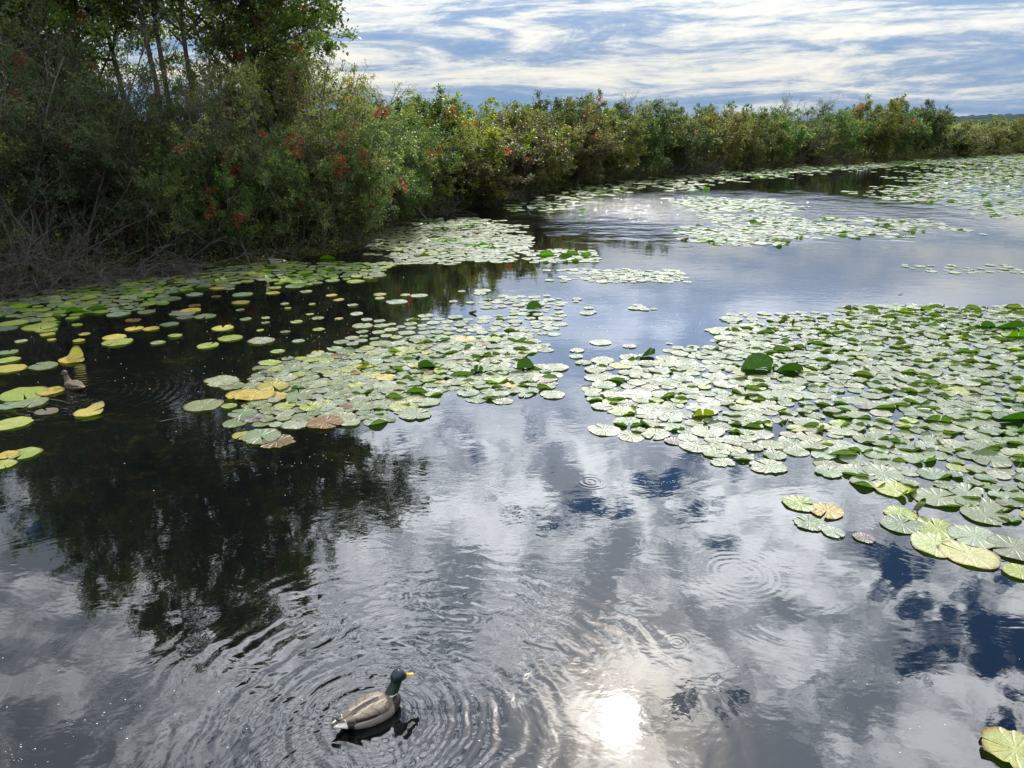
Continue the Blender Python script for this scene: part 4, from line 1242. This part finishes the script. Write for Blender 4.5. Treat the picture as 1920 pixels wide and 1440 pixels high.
for (look, dr, mk), lst in bucket.items():
    lst.sort(key=lambda t: t[0])
    for i, (_, p) in enumerate(lst):
        pre = '' if len(lst) == 1 else (ORD[i] + ' ' if i < len(ORD) else 'last ')
        p['lab'] = f'{pre}{look} pad {dr} {mk}'.strip()
        if len(lst) == 1:
            p['lab'] = f'only {look} pad {dr} {mk}'

rngp = np.random.default_rng(99)
GRP = {'right raft': 'lily pads of the big right raft', 'middle raft': 'lily pads of the middle raft', 'left shore': 'lily pads along the left shore'}
for p in SINGLE:
    kw = dict(p['kw']); lab = kw.pop('label', None)
    V, F3, F4, UV, c = pad_arrays(0, 0, p['r'], p['kind'], p['flaps'], rngp, 0, **kw)
    me = mesh_np('lily_pad', V, [np.array(F3), np.array(F4)], M_PAD, smooth=True, uv=UV, colr=np.tile(c, (len(V), 1)))
    o = link('lily_pad', me, None, (p['x'], p['y'], 0))
    tag(o, lab or p['lab'], 'lily pad', GRP.get(p['zone'], 'lily pads floating loose'))
VV, T3, Q4, UU, CC, off = [], [], [], [], [], 0
for p in PADS:
    if id(p) in ids:
        continue
    kw = dict(p['kw']); kw.pop('label', None)
    d = math.hypot(p['x'], p['y'])
    V, F3, F4, UV, c = pad_arrays(p['x'], p['y'], p['r'], p['kind'], p['flaps'], rngp, 1 if d < 20 else 2, **kw)
    VV.append(V); UU.append(UV); CC.append(np.tile(c, (len(V), 1)))
    T3.append(np.array(F3) + off)
    if len(F4): Q4.append(np.array(F4) + off)
    off += len(V)
me = mesh_np('distant_lily_pads', np.concatenate(VV), [np.concatenate(T3), np.concatenate(Q4)], M_PAD, smooth=True, uv=np.concatenate(UU), colr=np.concatenate(CC))
tag(link('distant_lily_pads', me), 'small distant lily pads massed in rafts and strips over the pond', 'lily pads', kind='stuff')
print('PADS', len(PADS), 'single', len(SINGLE), 'raft', n_r, n_m)

# a frayed yellowing pad in the corner, larger than all others
def corner_pad():
    x, y = G0(1902, 1412)
    rng = np.random.default_rng(3)
    V, F3, F4, UV, c = pad_arrays(0, 0, 0.155, 'yellow green', [], rng, 0, z=0.02, rot=2.6, tilt=0.0, dome=0.05, torn=.7)
    c = (0.27, 0.29, 0.09, 1.5)
    me = mesh_np('lily_pad', V, [np.array(F3), np.array(F4)], M_PAD, smooth=True, uv=UV, colr=np.tile(c, (len(V), 1)))
    tag(link('lily_pad', me, None, (x, y, 0)), 'ragged yellow green pad with brown veins in the bottom right corner', 'lily pad', 'lily pads floating loose')
corner_pad()

# rolled tube leaf and the white standing leaf, brown tips
def rolled(px, py, L, r, rx, rz, c, label, name='rolled_leaf'):
    n, k = 22, 6
    V, F, C, UV = [], [], [], []
    for i in range(k + 1):
        t = i / k
        for j in range(n + 1):
            a = j / n * 2 * math.pi * 1.25
            rr2 = r * (0.75 + 0.25 * math.sin(t * 2.4)) * (1 - 0.12 * j / n)
            V.append((math.cos(a) * rr2, math.sin(a) * rr2, t * L + 0.015 * math.sin(a * 2)))
            UV.append((0.2 + 0.6 * t, 0.3 * j / n))
    for i in range(k):
        for j in range(n):
            a = i * (n + 1) + j
            F.append((a, a + 1, a + n + 2, a + n + 1))
    Vn = np.array(V)
    Mx = np.array(Matrix.Rotation(rz, 3, 'Z') @ Matrix.Rotation(rx, 3, 'X'))
    Vn = Vn @ Mx.T
    Vn[:, 2] -= Vn[:, 2].min() + 0.012
    me = mesh_np(name, Vn, np.array(F), M_PAD, smooth=True, uv=UV, colr=np.tile(c, (len(V), 1)))
    tag(link(name, me, None, (*G0(px, py), 0)), label, 'rolled leaf', 'rolled up water lily leaves')
rolled(1716, 958, 0.13, 0.026, 0.5, 0.3, (0.22, 0.22, 0.15, .5), 'leaf rolled into a grey tube standing up before the right raft')
rolled(502, 530, 0.16, 0.035, 0.15, 0.0, (0.55, 0.58, 0.42, .1), 'whitish rolled leaf standing by the left shore pads')
rolled(1092, 724, 0.10, 0.012, 1.45, 1.5, (0.20, 0.07, 0.03, .8), 'thin reddish brown curled leaf at the right raft\'s left tip')
rolled(750, 759, 0.12, 0.016, 1.35, 1.3, (0.42, 0.33, 0.15, .8), 'small tan curled leaf in front of the middle raft')
rolled(1486, 610, 0.09, 0.02, 0.2, 0.0, (0.12, 0.06, 0.03, .8), 'stubby brown rolled leaf upright at the back of the raft')
rolled(1722, 770, 0.13, 0.03, 1.45, 0.8, (0.30, 0.34, 0.25, .3), 'silvery curled leaf lying in the heart of the right raft')
rolled(880, 587, 0.12, 0.022, 1.3, 1.2, (0.10, 0.04, 0.02, .9), 'dark red curled leaf adrift left of the heart shaped leaf')

# floating twigs on open water
def float_twig(px, py, L, rz, label, seed):
    rng = np.random.default_rng(seed)
    p = grow(np.zeros((1, 3)), np.array([[math.cos(rz), math.sin(rz), 0.0]]), np.array([L]), 10, 0.13, 0, rng)
    p[:, :, 2] = 0.008 + 0.01 * np.sin(np.linspace(0, 3, 10))
    V, F = tubes(p, 0.006, 0.002, 5)
    tag(link('floating_twig', mesh_np('floating_twig', V, F, M_DEAD, smooth=True), None, (*G0(px, py), 0)), label, 'twig', 'thin twigs floating on the pond')
float_twig(95, 750, 0.35, -0.6, 'thin pale twig floating just below the small brown duck', 1)
float_twig(1685, 553, 0.30, 0.4, 'looped twig adrift on open water behind the right raft', 2)
float_twig(1240, 516, 0.35, 0.2, 'dark twig at the right end of the thin pad line', 3)
float_twig(735, 490, 0.5, 2.2, 'forked pale twig sticking from the water at the cove mouth', 4)
float_twig(300, 792, 0.3, 0.5, 'short twig on dark water right of the crumpled orange leaf', 5)

# ------------------------------------------------------------------ small floating specks
def specks():
    rng = np.random.default_rng(12)
    pts = []
    def addc(px, py, sx, sy, n):
        for _ in range(n):
            pts.append(G0(px + rng.normal(0, sx), min(1438, py + rng.normal(0, sy))))
    for _ in range(190):
        pts.append(G0(rng.uniform(0, 1920), rng.uniform(800, 1435)))
    addc(300, 640, 260, 60, 420)
    addc(640, 640, 120, 40, 350)
    addc(620, 850, 120, 40, 120)
    addc(1640, 1260, 60, 30, 30)
    addc(200, 1340, 60, 18, 26)
    addc(60, 1410, 40, 12, 20)
    for i in range(90):
        t = i / 89
        pts.append(G0(1205 + 180 * t + rng.normal(0, 5), 902 - 20 * t + 8 * math.sin(t * 5) + rng.normal(0, 2)))
    addc(1000, 620, 90, 30, 260)
    addc(1320, 605, 80, 16, 160)
    addc(1150, 545, 110, 12, 120)
    addc(1380, 870, 60, 14, 60)
    addc(1250, 690, 60, 30, 60)
    V, F = [], []
    for (x, y) in pts:
        d = math.hypot(x, y)
        r = 0.0011 + 0.0032 * rng.random() ** 3 * (1 + max(0, d - 5) * 0.10)
        b = len(V)
        V.append((x, y, r * 0.9))
        m_ = 5
        a0 = rng.uniform(0, 6)
        for k in range(m_):
            a = a0 + k * 2 * math.pi / m_
            V.append((x + math.cos(a) * r * rng.uniform(.7, 1.4), y + math.sin(a) * r, 0.0008))
        for k in range(m_):
            F.append((b, b + 1 + k, b + 1 + (k + 1) % m_))
    tag(link('floating_specks', mesh_np('floating_specks', V, np.array(F), M_SPECK)), 'pale seeds, bubbles and bits of fluff scattered over the water', 'floating bits', kind='stuff')
specks()

# ------------------------------------------------------------------ ducks
def loft(V, F, secs, n=18):
    """secs: (centre, half width, half height, tilt) rings across x"""
    b = len(V)
    for (c, hw, hh, ti) in secs:
        for j in range(n):
            a = 2 * math.pi * j / n
            yy, zz = math.cos(a) * hw, math.sin(a) * hh
            V.append((c[0] - zz * math.sin(ti), c[1] + yy, c[2] + zz * math.cos(ti)))
    m_ = len(secs)
    for i in range(m_ - 1):
        for j in range(n):
            p = b + i * n + j; q = b + i * n + (j + 1) % n
            F.append([p, q, q + n, p + n])
    V.append(secs[0][0]); V.append(secs[-1][0])
    for j in range(n):
        F.append([b + (j + 1) % n, b + j, len(V) - 2])
        F.append([b + (m_ - 1) * n + j, b + (m_ - 1) * n + (j + 1) % n, len(V) - 1])

def duck_mesh(drake=True, voxel=0.0032):
    V, F = [], []
    HX, HZ = 0.026, -0.014
    body = [((-.235, 0, .062), .014, .006, 0), ((-.21, 0, .060), .036, .012, 0), ((-.17, 0, .052), .058, .028, 0), ((-.11, 0, .040), .078, .052, 0), ((-.04, 0, .034), .092, .070, 0),
            ((.03, 0, .034), .095, .076, 0), ((.09, 0, .038), .086, .076, 0), ((.135, 0, .044), .068, .066, 0), ((.165, 0, .050), .045, .048, 0), ((.182, 0, .052), .018, .022, 0)]
    loft(V, F, body, 26)
    HS = 1.17
    neck = [((.085, 0, .060), .056, .060, -1.1), ((.112, 0, .098), .044, .048, -1.15), ((.126, 0, .130), .035, .037, -1.3), ((.134, 0, .165), .030, .033, -1.45), ((.146, 0, .20), .029, .033, -1.2)]
    neck = [(c, a_ * 1.10, b_ * 1.12, t_) for c, a_, b_, t_ in neck]
    loft(V, F, neck, 18)
    head = [((.112, 0, .203), .008, .009, 0), ((.120, 0, .205), .022, .022, 0), ((.138, 0, .210), .031, .033, 0), ((.156, 0, .212), .032, .036, 0), ((.176, 0, .207), .027, .030, 0),
            ((.192, 0, .199), .018, .019, 0), ((.200, 0, .196), .012, .012, 0)]
    head = [((.158 + (c[0] - .158) * 1.12, 0, c[2]), a_ * HS, b_ * HS, t_) for c, a_, b_, t_ in head]
    loft(V, F, head, 18)
    bill = [((.184, 0, .198), .017, .019, 0), ((.205, 0, .194), .014, .013, 0), ((.222, 0, .187), .011, .0065, 0), ((.240, 0, .182), .0125, .005, 0), ((.252, 0, .179), .010, .004, 0), ((.257, 0, .177), .004, .003, 0)]
    loft(V, F, bill, 14)
    for s in (-1, 1):   # folded wings and scapulars lying on the back
        wing = [((.100, s * .052, .075), .010, .014, 0), ((.075, s * .058, .080), .030, .028, 0), ((.02, s * .062, .084), .036, .032, 0), ((-.05, s * .058, .080), .034, .026, 0),
                ((-.11, s * .046, .078), .026, .018, 0), ((-.165, s * .030, .078), .014, .010, 0), ((-.205, s * .016, .080), .006, .005, 0)]
        loft(V, F, wing, 16)
        sc = [((.085, s * .025, .095), .010, .008, 0), ((.05, s * .028, .102), .024, .015, 0), ((-.01, s * .026, .102), .022, .014, 0), ((-.07, s * .020, .096), .014, .009, 0), ((-.10, s * .016, .092), .005, .004, 0)]
        loft(V, F, sc, 14)
    if drake:           # curled black tail feathers
        loft(V, F, [((-.175, 0, .078), .008, .005, 0), ((-.198, 0, .088), .007, .005, 0), ((-.212, 0, .100), .006, .005, 0), ((-.206, 0, .110), .004, .004, 0)], 8)
    # slimmer body, head carried low and forward
    Vn = []
    for (vx, vy, vz) in V:
        k = min(1, max(0, (vz - .10) / .06)) * (1 if vx > .06 else 0)
        vy *= 0.90 + 0.10 * k
        if vz < .14 and k < 1:
            vz = vz * (0.90 + 0.1 * k)
        Vn.append((vx + HX * k, vy, vz + HZ * k))
    V = Vn
    me = bpy.data.meshes.new('duck_tmp')
    me.from_pydata([tuple(v) for v in V], [], F)
    o = bpy.data.objects.new('duck_tmp', me)
    coll.objects.link(o)
    md = o.modifiers.new('r', 'REMESH'); md.mode = 'VOXEL'; md.voxel_size = voxel; md.use_smooth_shade = True
    m2 = o.modifiers.new('s', 'SMOOTH'); m2.iterations = 2; m2.factor = 0.5
    dg = bpy.context.evaluated_depsgraph_get()
    res = bpy.data.meshes.new_from_object(o.evaluated_get(dg))
    bpy.data.objects.remove(o); bpy.data.meshes.remove(me)
    n = len(res.vertices)
    co = np.zeros(n * 3, np.float32); res.vertices.foreach_get('co', co); co = co.reshape(-1, 3)
    x, y, z = co[:, 0].copy(), co[:, 1].copy(), co[:, 2].copy()
    kk = np.clip((z + .012 - .10) / .06, 0, 1) * (x > .07)
    x -= HX * kk; z = z - HZ * kk; z = np.where(kk < 1, z / (0.90 + .1 * kk), z); y /= (0.90 + 0.1 * kk); ay = np.abs(y)
    rng = np.random.default_rng(1)
    C = np.zeros((n, 4), np.float32); C[:, 3] = 0
    def setc(mask, c, a=0.0):
        C[mask] = (*c, a)
    if drake:
        setc(np.ones(n, bool), (0.34, 0.32, 0.29))                                  # pale grey flanks
        setc((z > .075) , (0.21, 0.165, 0.12))                                        # brown grey back
        top = z > .070
        scal = np.abs(np.sin(x * 62 - ay * 40))
        setc(top & (ay > .040) & (x < .09), (0.26, 0.21, 0.16))
        setc(top & (ay > .040) & (scal < .25) & (x < .09), (0.12, 0.09, 0.065))
        setc(top & (ay > .017) & (ay < .043 + .05 * x) & (x < .085) & (x > -.10), (0.46, 0.40, 0.32))
        setc(top & (ay > .017) & (ay < .043 + .05 * x) & (x < .085) & (x > -.10) & (np.abs(np.sin(x * 48 + ay * 90)) < .30), (0.17, 0.12, 0.085))
        setc(top & (ay <= .017) & (x < .05), (0.060, 0.042, 0.040))
        setc(top & (ay > .026) & (ay < .034) & (x < -.02) & (x > -.15), (0.62, 0.56, 0.48))
        setc((z > .058) & (ay > .050 + (x + .05) * .30) & (z < .090) & (x < .0) & (x > -.16), (0.045, 0.032, 0.030))
        setc((z > .052) & (z < .062) & (ay > .03) & (x < .03) & (x > -.12), (0.60, 0.57, 0.52))
        setc((x < -.12) & (z > .066) & (ay > .008), (0.20, 0.155, 0.115))
        setc((x < -.13) & (z < .074), (0.015, 0.014, 0.015), .3)                     # black rump
        setc((x < -.165) & (ay > .014), (1.2, 1.18, 1.1))                         # white tail sides
        setc((x < -.17) & (z > .082), (0.012, 0.012, 0.014), .4)
        setc((x > .115) & (z < .125) & (z > -.1), (0.035, 0.015, 0.010))            # chestnut breast
        setc((x > .08) & (z > .1175 + .06 * (x - .13)) & (z <= .1235 + .06 * (x - .13)) & (x > .10), (1.1, 1.1, 1.05))              # white collar
        hd = (x > .08) & (z > .1235 + .06 * (x - .13))
        setc(hd, (0.006, 0.030, 0.018), 1.0)
        setc((x > .08) & (z > .19) & (x < .2), (0.005, 0.020, 0.030), 1.0)
    else:
        setc(np.ones(n, bool), (0.20, 0.145, 0.09))
        sp = np.sin(x * 90 + ay * 60) * np.sin(ay * 150 + z * 90)
        setc(sp > .1, (0.07, 0.048, 0.03))
        setc((z > .2) & (x > .08), (0.07, 0.05, 0.035))
        setc((np.abs(z - .205) < .004) & (ay > .02), (0.05, 0.03, 0.02))
        setc((x < -.17), (0.30, 0.25, 0.19))
    bl = (x > .199 - np.maximum(0, .012 - ay) * .3) & (z > .15)
    setc(bl, (1.05, 0.66, 0.04) if drake else (0.30, 0.16, 0.04), .6)
    setc(bl & (x > .251), (0.10, 0.06, 0.02), .6)
    # the skinned-over seams get a little jitter so feather edges are not ruled lines
    a = res.color_attributes.new('Col', 'FLOAT_COLOR', 'POINT'); a.data.foreach_set('color', C.ravel())
    res.materials.clear(); res.materials.append(M_DUCK)
    res.name = 'duck_body'
    return res

def uvs(r, c, mtl, sx=1):
    import bmesh
    bm = bmesh.new(); bmesh.ops.create_uvsphere(bm, u_segments=12, v_segments=8, radius=r)
    for v in bm.verts: v.co = Vector((v.co.x * sx, v.co.y * .6, v.co.z)) + Vector(c)
    me = bpy.data.meshes.new('eye'); bm.to_mesh(me); bm.free(); me.materials.append(mtl)
    for p_ in me.polygons: p_.use_smooth = True
    return me

DR, HN = duck_mesh(True), duck_mesh(False, 0.0042)
EYES = [uvs(.0042, (.198, s * .0262, .197), M_EYE) for s in (-1, 1)]
def duck(px, py, head_px, me, label, sc=1.0, dz=-0.0, group=None, rz=None):
    a = Vector((*G0(px, py), 0))
    if rz is None:
        b = Vector((*G0(*head_px), 0)); rz = math.atan2(b.y - a.y, b.x - a.x)
    o = link('duck', me, None, (a.x, a.y, dz))
    o.rotation_euler = (0, 0, rz); o.scale = (sc, sc, sc)
    tag(o, label, 'duck', group)
    for e in EYES:
        link('eye', e, o)
    return o
duck(697, 1343, (760, 1314), DR, 'mallard drake with dark green head and yellow bill swimming in rings of ripples', 0.93)
duck(140, 728, None, HN, 'small brown duck swimming among pads at the left with its back turned', 0.85, group='brown ducks', rz=math.radians(150))
duck(500, 490, None, HN, 'brown duck resting in shade under the thicket twigs', 1.0, group='brown ducks', rz=math.radians(20))
duck(517, 494, None, DR, 'pale flanked duck resting beside the shaded brown one', 1.0, rz=math.radians(200))
